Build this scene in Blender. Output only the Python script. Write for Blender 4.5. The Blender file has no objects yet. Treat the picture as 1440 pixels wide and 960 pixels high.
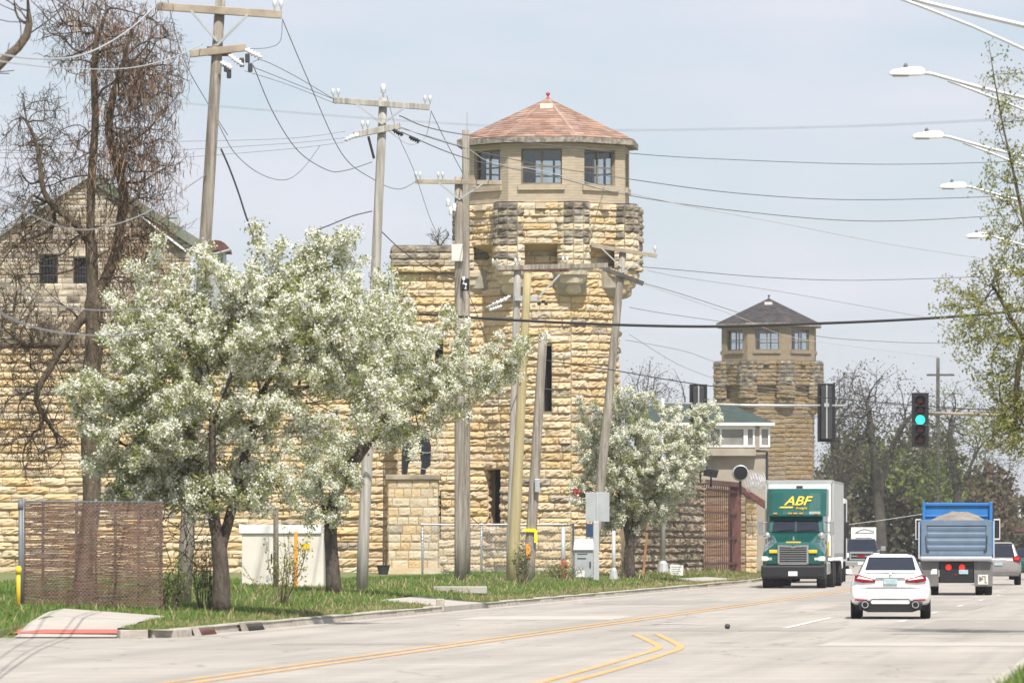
import bpy, math, random
import numpy as np
from mathutils import Vector, Matrix, noise as mnoise

SC = bpy.context.scene
COL = SC.collection
V = Vector
# ------------------------------------------------------------------ camera
F, H, HY = 8000.0, 1.76, 761.0            # focal length in photo pixels, eye height, horizon row
cam_d = bpy.data.cameras.new("camera"); cam = bpy.data.objects.new("camera", cam_d); COL.objects.link(cam)
cam.location = (0, 0, H); cam.rotation_euler = (math.pi/2, 0, 0)
cam_d.sensor_width = 36.0; cam_d.lens = F/1440*36
cam_d.shift_y = (HY-480)/1440.0
cam_d.clip_start = 1.0; cam_d.clip_end = 20000
cam_d.dof.use_dof = True; cam_d.dof.focus_distance = 175; cam_d.dof.aperture_fstop = 4.0
SC.camera = cam
# ------------------------------------------------------------------ sky, sun, exposure
SUN_EL, SUN_AZ = math.radians(56), math.radians(13)      # azimuth: to the right of straight behind the camera
sun_dir = V((math.sin(SUN_AZ)*math.cos(SUN_EL), -math.cos(SUN_AZ)*math.cos(SUN_EL), math.sin(SUN_EL)))
W = bpy.data.worlds.new("World"); SC.world = W; W.use_nodes = True
nt = W.node_tree; nt.nodes.clear()
wo = nt.nodes.new('ShaderNodeOutputWorld'); bg = nt.nodes.new('ShaderNodeBackground')
sky = nt.nodes.new('ShaderNodeTexSky'); sky.sky_type = 'NISHITA'; sky.sun_disc = False
sky.sun_elevation = SUN_EL; sky.sun_rotation = math.atan2(sun_dir.x, sun_dir.y)
sky.air_density = 1.0; sky.dust_density = 1.0; sky.ozone_density = 1.2; sky.altitude = 150
tc = nt.nodes.new('ShaderNodeTexCoord'); mp = nt.nodes.new('ShaderNodeMapping'); mp.inputs['Scale'].default_value = (14, 14, 55)
nz = nt.nodes.new('ShaderNodeTexNoise'); nz.inputs['Scale'].default_value = 1.0; nz.inputs['Detail'].default_value = 5; nz.inputs['Roughness'].default_value = .5
mr = nt.nodes.new('ShaderNodeMapRange'); mr.inputs[1].default_value = .36; mr.inputs[2].default_value = .72; mr.inputs[3].default_value = .0; mr.inputs[4].default_value = .95
mx = nt.nodes.new('ShaderNodeMix'); mx.data_type = 'RGBA'
mx.inputs[7].default_value = (6.5, 6.6, 7.3, 1)
nt.links.new(tc.outputs['Generated'], mp.inputs[0]); nt.links.new(mp.outputs[0], nz.inputs[0]); nt.links.new(nz.outputs[0], mr.inputs[0])
nt.links.new(mr.outputs[0], mx.inputs[0]); m0 = nt.nodes.new('ShaderNodeMix'); m0.data_type = 'RGBA'; m0.inputs[0].default_value = .6; m0.inputs[7].default_value = (5.6, 6.1, 7.05, 1); nt.links.new(sky.outputs[0], m0.inputs[6]); nt.links.new(m0.outputs[2], mx.inputs[6]); nt.links.new(mx.outputs[2], bg.inputs[0])
bg.inputs[1].default_value = 0.085; nt.links.new(bg.outputs[0], wo.inputs[0])
sd = bpy.data.lights.new("sun", 'SUN'); sd.energy = 4.2; sd.angle = math.radians(.55); sd.color = (1, .955, .88)
sun = bpy.data.objects.new("sun", sd); COL.objects.link(sun)
sun.rotation_euler = sun_dir.to_track_quat('Z', 'Y').to_euler()
SC.view_settings.view_transform = 'Standard'; SC.view_settings.look = 'None'
SC.view_settings.exposure = 0.56; SC.view_settings.gamma = 1
try: SC.view_settings.use_curve_mapping = False
except Exception: pass
SC.cycles.max_bounces = 6; SC.cycles.transparent_max_bounces = 12; SC.cycles.diffuse_bounces = 4
SC.cycles.use_denoising = True

# ------------------------------------------------------------------ layout helpers (metres; D is the distance down the view)
def P(px, py, D): return V(((px-720)*D/F, D, H-(py-HY)*D/F))
def S(D): return F/D
KL = [(10, -17.7), (70.8, -10.3), (239, 10.05), (300, 15.2), (400, 22.6), (600, 37), (1000, 66)]
def kx(D): return float(np.interp(D, [a for a, b in KL], [b for a, b in KL]))
RW = 16.4
def gz(x, D):
    d = kx(D)-x
    if d >= 0:
        z = float(np.interp(d, [0, 1, 4, 7, 40], [.14, .2, .42, .52, .55])); st = 104.2+.35*(1 if .9 < d < 3.1 else 0)
        if .95 < d < 3.1: return z*float(np.interp(D, [104., 108.], [0., 1.]))
        if d >= 3.1: return (.14+(z-.14)*float(np.interp(D, [104.05, 110.], [0., 1.])))*float(np.interp(D, [104.0, 104.05], [0., 1.]))
        return z*float(np.interp(D, [104.0, 104.05], [0., 1.]))
    d = -d-RW
    if d >= 0: return float(np.interp(d, [0, 2, 8, 40], [.14, .25, .4, .5]))
    return 0.0
def G(px, D, dz=0.0):
    x = (px-720)*D/F
    return V((x, D, gz(x, D)+dz))

# ------------------------------------------------------------------ materials
def _nodes(name):
    m = bpy.data.materials.new(name); m.use_nodes = True; t = m.node_tree; t.nodes.clear()
    o = t.nodes.new('ShaderNodeOutputMaterial'); return m, t, o
def mat(name, c, rough=.8, var=.15, scale=3., c2=None, metal=0., spec=.3, bump=0., bscale=25., stretch=(1, 1, 1), island=0., stain=None, emit=0., coat=0., course=0.):
    m, t, o = _nodes(name); N = t.nodes.new; L = t.links.new
    b = N('ShaderNodeBsdfPrincipled'); L(b.outputs[0], o.inputs[0])
    b.inputs['Roughness'].default_value = rough; b.inputs['Metallic'].default_value = metal
    b.inputs['Specular IOR Level'].default_value = spec
    if coat: b.inputs['Coat Weight'].default_value = coat; b.inputs['Coat Roughness'].default_value = .05
    tc = N('ShaderNodeTexCoord'); mp = N('ShaderNodeMapping'); mp.inputs['Scale'].default_value = stretch; L(tc.outputs['Object'], mp.inputs[0])
    nz = N('ShaderNodeTexNoise'); nz.inputs['Scale'].default_value = scale; nz.inputs['Detail'].default_value = 6; L(mp.outputs[0], nz.inputs[0])
    mr = N('ShaderNodeMapRange'); mr.inputs[1].default_value = .3; mr.inputs[2].default_value = .7; L(nz.outputs[0], mr.inputs[0])
    mx = N('ShaderNodeMix'); mx.data_type = 'RGBA'
    if c2 is None:
        ca = [min(1, x*(1-var)) for x in c]; cb = [min(1, x*(1+var)) for x in c]
    else: ca, cb = c, c2
    mx.inputs[6].default_value = (*ca, 1); mx.inputs[7].default_value = (*cb, 1); L(mr.outputs[0], mx.inputs[0])
    out = mx.outputs[2]
    if island:
        ge = N('ShaderNodeNewGeometry'); hs = N('ShaderNodeHueSaturation'); m2 = N('ShaderNodeMapRange')
        m2.inputs[3].default_value = 1-island; m2.inputs[4].default_value = 1+island; L(ge.outputs['Random Per Island'], m2.inputs[0]); L(m2.outputs[0], hs.inputs['Value'])
        m3 = N('ShaderNodeMath'); m3.operation = 'MULTIPLY'; m3.inputs[1].default_value = 7.31; L(ge.outputs['Random Per Island'], m3.inputs[0])
        m4 = N('ShaderNodeMath'); m4.operation = 'FRACT'; L(m3.outputs[0], m4.inputs[0])
        m5 = N('ShaderNodeMapRange'); m5.inputs[3].default_value = .82; m5.inputs[4].default_value = 1.18; L(m4.outputs[0], m5.inputs[0]); L(m5.outputs[0], hs.inputs['Saturation'])
        L(out, hs.inputs['Color']); out = hs.outputs[0]
    if stain:
        n2 = N('ShaderNodeTexNoise'); n2.inputs['Scale'].default_value = stain[1]; n2.inputs['Detail'].default_value = 8; n2.inputs['Roughness'].default_value = .65; L(mp.outputs[0], n2.inputs[0])
        r2 = N('ShaderNodeMapRange'); r2.inputs[1].default_value = stain[2]; r2.inputs[2].default_value = stain[2]+.14; L(n2.outputs[0], r2.inputs[0])
        x2 = N('ShaderNodeMix'); x2.data_type = 'RGBA'; L(r2.outputs[0], x2.inputs[0]); L(out, x2.inputs[6]); x2.inputs[7].default_value = (*stain[0], 1); out = x2.outputs[2]
    if course:
        wv = N('ShaderNodeTexWave'); wv.bands_direction = 'Z'; wv.inputs['Scale'].default_value = .314/course; wv.inputs['Distortion'].default_value = .3; L(tc.outputs['Object'], wv.inputs[0])
        wr = N('ShaderNodeMapRange'); wr.inputs[1].default_value = .0; wr.inputs[2].default_value = .45; wr.inputs[3].default_value = .38; wr.inputs[4].default_value = 0; L(wv.outputs[1], wr.inputs[0])
        xw = N('ShaderNodeMix'); xw.data_type = 'RGBA'; L(wr.outputs[0], xw.inputs[0]); L(out, xw.inputs[6]); xw.inputs[7].default_value = (c[0]*.55, c[1]*.55, c[2]*.55, 1); out = xw.outputs[2]
    L(out, b.inputs['Base Color'])
    if bump:
        nb = N('ShaderNodeTexNoise'); nb.inputs['Scale'].default_value = bscale; nb.inputs['Detail'].default_value = 5; L(mp.outputs[0], nb.inputs[0])
        bp = N('ShaderNodeBump'); bp.inputs['Strength'].default_value = min(1, bump); bp.inputs['Distance'].default_value = .05*max(1, bump); L(nb.outputs[0], bp.inputs['Height']); L(bp.outputs[0], b.inputs['Normal'])
    if emit:
        L(out, b.inputs['Emission Color']); b.inputs['Emission Strength'].default_value = emit
    return m
def mat_leaf(name, c, var=.35, tr=.35):
    m, t, o = _nodes(name); N = t.nodes.new; L = t.links.new
    ge = N('ShaderNodeNewGeometry'); mr = N('ShaderNodeMapRange'); mr.inputs[3].default_value = 1-var; mr.inputs[4].default_value = 1+var
    L(ge.outputs['Random Per Island'], mr.inputs[0])
    hs = N('ShaderNodeHueSaturation'); hs.inputs['Color'].default_value = (*c, 1); L(mr.outputs[0], hs.inputs['Value'])
    d = N('ShaderNodeBsdfDiffuse'); r = N('ShaderNodeBsdfTranslucent'); L(hs.outputs[0], d.inputs[0]); L(hs.outputs[0], r.inputs[0])
    mx = N('ShaderNodeMixShader'); mx.inputs[0].default_value = tr; L(d.outputs[0], mx.inputs[1]); L(r.outputs[0], mx.inputs[2]); L(mx.outputs[0], o.inputs[0])
    return m
def mat_glass(name, tint=(.75, .8, .82), refl=.14):
    m, t, o = _nodes(name); N = t.nodes.new; L = t.links.new
    a = N('ShaderNodeBsdfTransparent'); a.inputs[0].default_value = (*tint, 1)
    g = N('ShaderNodeBsdfGlossy'); g.inputs['Roughness'].default_value = .03
    mx = N('ShaderNodeMixShader'); mx.inputs[0].default_value = refl; L(a.outputs[0], mx.inputs[1]); L(g.outputs[0], mx.inputs[2]); L(mx.outputs[0], o.inputs[0])
    return m
M = {}
M['stone'] = mat('limestone', (.505, .375, .22), .95, scale=2.2, c2=(.625, .49, .315), island=.10, bump=.6, bscale=9, stain=((.27, .21, .14), 1.1, .68))
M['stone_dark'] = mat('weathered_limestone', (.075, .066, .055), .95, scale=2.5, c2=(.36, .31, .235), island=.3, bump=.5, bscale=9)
M['stone_grey'] = mat('grey_limestone', (.25, .205, .15), .95, scale=2.0, c2=(.46, .385, .275), island=.25, bump=.5, bscale=9)
M['stone_pale'] = mat('pale_limestone', (.50, .405, .27), .95, scale=2.2, c2=(.62, .52, .375), island=.10, bump=.4, bscale=9)
M['rubble'] = mat('rubble_stone', (.14, .11, .08), .95, scale=2.0, c2=(.33, .26, .185), island=.3, bump=.6, bscale=7)
M['stone_far'] = mat('brown_limestone', (.225, .165, .095), .95, scale=2.2, c2=(.31, .235, .145), island=.08, bump=.5, bscale=9)
M['gable_stone'] = mat('gable_limestone', (.36, .31, .24), .95, scale=2.2, c2=(.56, .49, .385), island=.24, bump=.5, bscale=9)
M['trailer'] = mat('shaded_trailer_skin', (.33, .33, .315), .5, var=.06, scale=.8, metal=.1)  # grey stands in for weak sun on the trailer side; nose stays white
M['mortar'] = mat('mortar', (.27, .21, .14), .95)
M['mortar_smooth'] = mat('smooth_stone', (.45, .34, .2), .9, scale=1.5, bump=.3)
M['cement'] = mat('cement_patch', (.36, .33, .27), .9, scale=4, bump=.3)
M['brick'] = mat('tan_brick', (.46, .385, .285), .9, scale=3, var=.12, bump=.25, bscale=14, stretch=(1, 1, 3), course=.11)
M['brick_far'] = mat('brown_stucco', (.27, .215, .15), .9, scale=4, var=.14)
M['frame_brown'] = mat('brown_painted_timber', (.2, .165, .12), .6)
M['roof_red'] = mat('red_shingle', (.265, .155, .115), .9, scale=1.4, c2=(.375, .25, .19), island=.26, bump=.4, bscale=30)
M['roof_dark'] = mat('dark_shingle', (.05, .044, .045), .9, scale=1.4, c2=(.08, .068, .068), island=.2, bump=.4, bscale=30)
M['fascia'] = mat('peeling_fascia', (.42, .38, .32), .8, scale=6, c2=(.12, .1, .085))
M['soffit'] = mat('soffit_board', (.22, .19, .15), .8)
M['red_paint'] = mat('red_paint', (.45, .06, .06), .5)
M['white'] = mat('white_paint', (.78, .78, .76), .5, var=.05)
M['offwhite'] = mat('cream_panel', (.66, .62, .55), .6, var=.08, scale=1.5, stain=((.5, .43, .34), 1.3, .66))
M['black'] = mat('black_metal', (.02, .02, .022), .5)
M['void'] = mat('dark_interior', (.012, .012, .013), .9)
M['iron'] = mat('dark_iron', (.06, .06, .065), .5, metal=.3)
M['rustred'] = mat('rusty_red_iron', (.10, .045, .04), .75, scale=5, c2=(.17, .075, .06))
M['rust'] = mat('rust', (.35, .15, .06), .85, scale=6, c2=(.5, .28, .15))
M['wood_grey'] = mat('weathered_pole_wood', (.19, .16, .13), .9, scale=2.0, c2=(.46, .415, .355), bump=.9, bscale=10, stretch=(6, 6, .35))
M['wood_pale'] = mat('silvered_pole_wood', (.27, .25, .22), .9, scale=2.0, c2=(.52, .49, .45), bump=.5, bscale=10, stretch=(6, 6, .35))
M['wood_yellow'] = mat('fresh_pole_wood', (.35, .29, .15), .85, scale=2.5, c2=(.46, .39, .225), bump=.4, bscale=10, stretch=(6, 6, .3))
M['arm_wood'] = mat('crossarm_wood', (.27, .22, .165), .9, scale=3, c2=(.42, .36, .28))
M['arm_dark'] = mat('dark_crossarm_wood', (.06, .055, .05), .9, scale=3, c2=(.13, .12, .11))
M['porcelain'] = mat('porcelain', (.75, .76, .76), .2, spec=.6)
M['galv'] = mat('galvanised_steel', (.46, .48, .49), .45, metal=.35, var=.08)
M['alu'] = mat('bare_aluminium', (.54, .55, .55), .4, metal=.35, var=.06)
M['alu_wire'] = mat('pale_conductor', (.50, .50, .50), .4)
M['wire'] = mat('dark_conductor', (.13, .13, .135), .6)
M['wire_grey'] = mat('grey_conductor', (.27, .275, .28), .6)
M['cable'] = mat('black_cable', (.02, .02, .022), .6)
M['bark'] = mat('dark_bark', (.055, .043, .034), .95, scale=3, c2=(.13, .105, .085), bump=1, bscale=8, stretch=(3, 3, .8))
M['bark_tan'] = mat('tan_bark', (.065, .05, .036), .95, scale=2.5, c2=(.17, .135, .095), bump=1, bscale=8, stretch=(3, 3, .8))
M['bark_far'] = mat('grey_bark', (.045, .04, .035), .95, scale=2, c2=(.095, .085, .07))
M['petal'] = mat_leaf('white_petals', (.87, .865, .79), .08, .42)
M['leaf'] = mat_leaf('young_leaf', (.34, .36, .14), .3, .5)
M['leaf_yellow'] = mat_leaf('yellow_green_leaf', (.30, .29, .09), .35, .35)
M['leaf_olive'] = mat_leaf('olive_haze_leaf', (.12, .112, .068), .35, .25)
M['leaf_green2'] = mat_leaf('spring_leaf', (.16, .20, .06), .35, .3)
M['leaf_brown'] = mat_leaf('brown_thicket', (.12, .092, .062), .35, .2)
M['twig'] = mat_leaf('brown_twig', (.115, .082, .058), .4, .1)
M['pod'] = mat_leaf('dry_pod', (.27, .175, .12), .45, .1)
M['grass'] = mat_leaf('grass_blade', (.165, .245, .065), .35, .35)
M['dry_grass'] = mat_leaf('dry_grass_blade', (.36, .30, .16), .3, .3)
M['glass'] = mat_glass('window_glass')
M['carglass'] = mat('tinted_glass', (.012, .016, .028), .06, spec=.6, var=0)
M['winglass'] = mat('grey_window_glass', (.16, .16, .155), .15, spec=.5, scale=.8, c2=(.32, .30, .27))
M['tyre'] = mat('tyre_rubber', (.018, .018, .019), .85)
M['chrome'] = mat('chrome', (.6, .61, .62), .18, metal=.9, var=.03)
M['carwhite'] = mat('white_car_paint', (.80, .80, .79), .25, var=.02, spec=.5, coat=.5)
M['silver'] = mat('silver_car_paint', (.33, .315, .30), .35, metal=.4, var=.03, coat=.5)
M['carblack'] = mat('black_car_paint', (.02, .022, .028), .2, var=.03, coat=.6)
M['teal'] = mat('green_truck_paint', (.004, .082, .068), .25, var=.05, coat=.6)
M['yellow'] = mat('yellow_paint', (.75, .50, .03), .5, var=.05)
M['orange'] = mat('orange_marker', (.85, .33, .05), .5)
M['blue'] = mat('bright_blue_paint', (.03, .18, .46), .4, var=.08, scale=2)
M['steelblue'] = mat('faded_blue_paint', (.135, .19, .26), .5, var=.12, scale=2, c2=None, stain=((.28, .33, .38), 3, .62))
M['bluedark'] = mat('dark_blue_paint', (.03, .06, .12), .5)
M['greypaint'] = mat('grey_rubber', (.15, .145, .14), .7, var=.2)
M['lens_red'] = mat('red_lens', (.23, .008, .016), .2, var=.05)
M['lamp_red'] = mat('lit_red_lamp', (.85, .03, .02), .3, var=0, emit=.45)
M['lamp_white'] = mat('headlamp_lens', (.78, .78, .76), .15, var=.05)
M['lens_dim'] = mat('unlit_red_lens', (.045, .012, .01), .3)
M['lamp_green'] = mat('lit_green_lamp', (.03, .85, .55), .3, var=0, emit=1.6)
M['roof_green'] = mat('dark_green_shingle', (.035, .055, .048), .85, scale=3, c2=(.055, .08, .07))
M['roof_moss'] = mat('green_painted_roof', (.10, .155, .085), .85, scale=1.2, c2=(.2, .21, .17))
M['stucco'] = mat('beige_stucco', (.36, .315, .255), .85, scale=1.5, var=.12)
M['hydrant'] = mat('hydrant_red', (.42, .05, .05), .5)
M['tape'] = mat('yellow_tape', (.8, .72, .03), .5)
M['slat'] = mat('brown_fence_slat', (.15, .08, .056), .75, scale=2.5, c2=(.24, .14, .10), island=.12)
M['steel_dark'] = mat('dull_steel', (.17, .185, .195), .5, metal=.2)
M['soil'] = mat('gravel_heap', (.20, .175, .15), .95, scale=3, c2=(.33, .295, .25), bump=.8)
M['plate'] = mat('number_plate', (.5, .55, .56), .5, scale=20, c2=(.25, .42, .48))

# ------------------------------------------------------------------ mesh builder
class MB:
    def __init__(s): s.v = []; s.f = []; s.m = []
    def add(s, vs, fs, m=0):
        n = len(s.v); s.v.extend(V(a) for a in vs); s.f.extend([tuple(i+n for i in f) for f in fs]); s.m.extend([m]*len(fs)); return s
    def hexa(s, b, t, m=0):
        return s.add(list(b)+list(t), [(3, 2, 1, 0), (4, 5, 6, 7), (0, 1, 5, 4), (1, 2, 6, 5), (2, 3, 7, 6), (3, 0, 4, 7)], m)
    def box(s, x0, x1, y0, y1, z0, z1, m=0):
        return s.hexa([(x0, y0, z0), (x1, y0, z0), (x1, y1, z0), (x0, y1, z0)], [(x0, y0, z1), (x1, y0, z1), (x1, y1, z1), (x0, y1, z1)], m)
    def bar(s, a, b, w, h, m=0, up=(0, 0, 1)):
        a, b = V(a), V(b); d = (b-a).normalized(); u = V(up)
        if abs(d.dot(u)) > .98: u = V((0, 1, 0))
        sx = d.cross(u).normalized(); sz = sx.cross(d).normalized(); q = [(-1, -1), (1, -1), (1, 1), (-1, 1)]
        return s.hexa([a+sx*(i*w/2)+sz*(j*h/2) for i, j in q], [b+sx*(i*w/2)+sz*(j*h/2) for i, j in q], m)
    def tube(s, pts, rad, n=6, m=0, cap=True):
        pts = [V(p) for p in pts]; k = len(pts)
        if not hasattr(rad, '__len__'): rad = [rad]*k
        b0 = len(s.v); px = None
        for i in range(k):
            d = (pts[min(i+1, k-1)]-pts[max(i-1, 0)])
            d = d.normalized() if d.length > 1e-9 else V((0, 0, 1))
            if px is None:
                px = d.orthogonal().normalized()
            else:
                px = px-d*px.dot(d); px = px.normalized() if px.length > 1e-6 else d.orthogonal().normalized()
            py = d.cross(px)
            for j in range(n):
                a = 2*math.pi*j/n; s.v.append(pts[i]+(px*math.cos(a)+py*math.sin(a))*rad[i])
        for i in range(k-1):
            for j in range(n):
                a = b0+i*n+j; b = b0+i*n+(j+1) % n; s.f.append((a, b, b+n, a+n)); s.m.append(m)
        if cap:
            s.f.append(tuple(b0+j for j in reversed(range(n)))); s.f.append(tuple(b0+(k-1)*n+j for j in range(n))); s.m += [m, m]
        return s
    def lathe(s, prof, c=(0, 0, 0), n=16, axis='z', m=0):
        c = V(c); b0 = len(s.v)
        for r, z in prof:
            for j in range(n):
                a = 2*math.pi*j/n; x, y = r*math.cos(a), r*math.sin(a)
                s.v.append(c+(V((x, y, z)) if axis == 'z' else V((z, x, y)) if axis == 'x' else V((x, z, y))))
        for i in range(len(prof)-1):
            for j in range(n):
                a = b0+i*n+j; b = b0+i*n+(j+1) % n; s.f.append((a, b, b+n, a+n)); s.m.append(m)
        s.f.append(tuple(b0+j for j in reversed(range(n)))); s.f.append(tuple(b0+(len(prof)-1)*n+j for j in range(n))); s.m += [m, m]
        return s
    def prism(s, poly, O, U, Vv, N, d, m=0):
        """polygon (u, v) in the plane O,U,Vv pushed d along N"""
        O, U, Vv, N = V(O), V(U), V(Vv), V(N); k = len(poly)
        a = [O+U*u+Vv*w for u, w in poly]; b = [p+N*d for p in a]
        return s.add(a+b, [tuple(reversed(range(k))), tuple(range(k, 2*k))]+[(i, (i+1) % k, k+(i+1) % k, k+i) for i in range(k)], m)
    def loft(s, secs, m=0, cap=True):
        n = len(secs[0]); b0 = len(s.v)
        for c in secs: s.v.extend(V(p) for p in c)
        for i in range(len(secs)-1):
            for j in range(n):
                a = b0+i*n+j; b = b0+i*n+(j+1) % n; s.f.append((a, b, b+n, a+n)); s.m.append(m)
        if cap:
            s.f.append(tuple(b0+j for j in reversed(range(n)))); s.f.append(tuple(b0+(len(secs)-1)*n+j for j in range(n))); s.m += [m, m]
        return s
    def build(s, name, mats, parent=None, world=False, smooth=False, bevel=0., sub=0, fix=True, autos=None):
        me = bpy.data.meshes.new(name)
        off = V((0, 0, 0))
        if world and parent is not None:
            q = parent
            while q is not None: off += q.location; q = q.parent
        me.from_pydata([tuple(v-off) for v in s.v], [], s.f)
        if not isinstance(mats, (list, tuple)): mats = [mats]
        for x in mats: me.materials.append(M[x] if isinstance(x, str) else x)
        if len(mats) > 1: me.polygons.foreach_set('material_index', s.m)
        if fix:
            import bmesh
            bm = bmesh.new(); bm.from_mesh(me); bmesh.ops.recalc_face_normals(bm, faces=bm.faces); bm.to_mesh(me); bm.free()
        if smooth: me.polygons.foreach_set('use_smooth', [True]*len(me.polygons))
        me.update()
        o = bpy.data.objects.new(name, me); COL.objects.link(o)
        if parent is not None: o.parent = parent
        if bevel:
            b = o.modifiers.new('bevel', 'BEVEL'); b.width = bevel; b.segments = 2; b.limit_method = 'ANGLE'; b.angle_limit = math.radians(35)
        if sub:
            b = o.modifiers.new('sub', 'SUBSURF'); b.levels = sub; b.render_levels = sub
        return o
def fast(name, vs, fs, mats, parent=None, mi=None, world=True, smooth=False):
    vs = np.asarray(vs, np.float32).reshape(-1, 3); fs = np.asarray(fs, np.int32)
    if world and parent is not None:
        off = np.zeros(3, np.float32); q = parent
        while q is not None: off += np.array(q.location, np.float32); q = q.parent
        vs = vs-off
    me = bpy.data.meshes.new(name); k = fs.shape[1]
    me.vertices.add(len(vs)); me.vertices.foreach_set('co', vs.ravel())
    me.loops.add(fs.size); me.loops.foreach_set('vertex_index', fs.ravel())
    me.polygons.add(len(fs)); me.polygons.foreach_set('loop_start', np.arange(0, fs.size, k, dtype=np.int32)); me.polygons.foreach_set('loop_total', np.full(len(fs), k, np.int32))
    for x in (mats if isinstance(mats, (list, tuple)) else [mats]): me.materials.append(M[x])
    if mi is not None: me.polygons.foreach_set('material_index', np.asarray(mi, np.int32))
    me.update(calc_edges=True); me.validate()
    o = bpy.data.objects.new(name, me); COL.objects.link(o)
    if parent is not None: o.parent = parent
    return o
def tag(o, label=None, cat=None, group=None, kind=None):
    if label: o['label'] = label
    if cat: o['category'] = cat
    if group: o['group'] = group
    if kind: o['kind'] = kind
    return o
def thing(name, loc, label, cat, group=None, rz=0.):
    o = bpy.data.objects.new(name, None); COL.objects.link(o); o.location = loc; o.rotation_euler = (0, 0, rz); o.empty_display_size = .3
    return tag(o, label, cat, group)
def lettering(name, s, size, m, parent, loc, rot, extrude=.006, shear=0., sx=1., bold=0.):
    cu = bpy.data.curves.new(name, 'FONT'); cu.body = s; cu.size = size; cu.extrude = extrude; cu.shear = shear; cu.align_x = 'CENTER'; cu.align_y = 'CENTER'; cu.offset = bold
    t = bpy.data.objects.new(name, cu); COL.objects.link(t); bpy.context.view_layer.update()
    me = bpy.data.meshes.new_from_object(t.evaluated_get(bpy.context.evaluated_depsgraph_get()))
    bpy.data.objects.remove(t); me.materials.clear(); me.materials.append(M[m])
    o = bpy.data.objects.new(name, me); COL.objects.link(o); o.parent = parent; o.location = loc; o.rotation_euler = rot; o.scale = (sx, 1, 1)
    return o
# ------------------------------------------------------------------ masonry
Z = V((0, 0, 1))
def stones(mb, O, U, N, W_, z0, z1, hc, rng, holes=(), lw=(.7, 1.5), bulge=(.05, .12), joint=.018, msel=None, nx=11, ny=6, base=.0, hj=.1, nf=2.6, m=0):
    O, U, N = V(O), V(U), V(N); k = max(1, round((z1-z0)/hc)); hs = [1+rng.uniform(-hj, hj) for _ in range(k)]; t = sum(hs); z = z0
    for ci in range(k):
        h = hs[ci]/t*(z1-z0); a, b = z, z+h; z = b; mid = (a+b)/2
        iv = [(0., W_)]
        for (u0, u1, za, zb) in holes:
            if za < mid < zb:
                nv = []
                for (p, q) in iv:
                    if u1 <= p or u0 >= q: nv.append((p, q)); continue
                    if u0 > p: nv.append((p, u0))
                    if u1 < q: nv.append((u1, q))
                iv = nv
        for (p, q) in iv:
            cuts = [p]; L = rng.uniform(lw[0]*.4, lw[1])
            while cuts[-1]+L < q-lw[0]*.45:
                cuts.append(cuts[-1]+L); L = rng.uniform(*lw)
            cuts.append(q)
            for i in range(len(cuts)-1):
                u0, u1 = cuts[i]+joint/2, cuts[i+1]-joint/2; w0, w1 = a+joint/2, b-joint/2
                if u1-u0 < .03: continue
                mm = msel((u0+u1)/2, mid, rng) if msel else m
                B = rng.uniform(*bulge); sd_ = V((rng.uniform(0, 90), rng.uniform(0, 90), rng.uniform(0, 90)))
                tilt = rng.uniform(-.35, .35); us = np.linspace(0, 1, nx); vs = np.linspace(0, 1, ny); n0 = len(mb.v)
                for vv in vs:
                    for uu in us:
                        du = min(uu, 1-uu)*(u1-u0); dv = min(vv, 1-vv)*(w1-w0); e = (.42+.58*min(1., du/.06))*(.22+.78*min(1., dv/(.035 if vv < .5 else .08)))
                        q_ = V((uu*(u1-u0), vv*(w1-w0)*1.4, 0))*nf+sd_
                        f = .5+.5*mnoise.noise(q_)+.6*mnoise.noise(q_*2.9)+.5*mnoise.noise(q_*6.1)+tilt*(vv-.4)
                        off = base+B*e*max(.05, .45+f*.9)
                        mb.v.append(O+U*(u0+uu*(u1-u0))+Z*(w0+vv*(w1-w0)-O.z)+N*off)
                for j in range(ny-1):
                    for i2 in range(nx-1):
                        c = n0+j*nx+i2; mb.f.append((c, c+1, c+1+nx, c+nx)); mb.m.append(mm)
                # returns to the wall plane so that every stone has thickness
                n1 = len(mb.v); ring = [n0+i2 for i2 in range(nx)]+[n0+j*nx+nx-1 for j in range(1, ny)]+[n0+(ny-1)*nx+i2 for i2 in range(nx-2, -1, -1)]+[n0+j*nx for j in range(ny-2, 0, -1)]
                for r in ring: mb.v.append(mb.v[r]-N*(.04+(mb.v[r]-O).dot(N)-base))
                kk = len(ring)
                for r in range(kk): mb.f.append((ring[r], n1+r, n1+(r+1) % kk, ring[(r+1) % kk])); mb.m.append(mm)
def panel(mb, O, U, N, W_, z0, z1, holes=(), depth=.25, m=0, mrev=0, slope=0.):
    """flat wall face with real openings and their reveals; z absolute"""
    O, U, N = V(O), V(U), V(N)
    us = sorted({0., W_, *[h[0] for h in holes], *[h[1] for h in holes]}); zs = sorted({z0, z1, *[h[2] for h in holes], *[h[3] for h in holes]})
    pt = lambda u, z, d=0.: O+U*u+Z*(z-O.z)-N*d
    for i in range(len(us)-1):
        for j in range(len(zs)-1):
            cu, cz = (us[i]+us[i+1])/2, (zs[j]+zs[j+1])/2
            if any(h[0] < cu < h[1] and h[2] < cz < h[3] for h in holes): continue
            mb.add([pt(us[i], zs[j]), pt(us[i+1], zs[j]), pt(us[i+1], zs[j+1]), pt(us[i], zs[j+1])], [(0, 1, 2, 3)], m)
    for (a, b, c, d) in holes:
        for (p, q) in [((a, c), (b, c)), ((b, c), (b, d)), ((b, d), (a, d)), ((a, d), (a, c))]:
            mb.add([pt(*p), pt(*q), pt(*q, depth), pt(*p, depth)], [(0, 3, 2, 1)], mrev)
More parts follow.
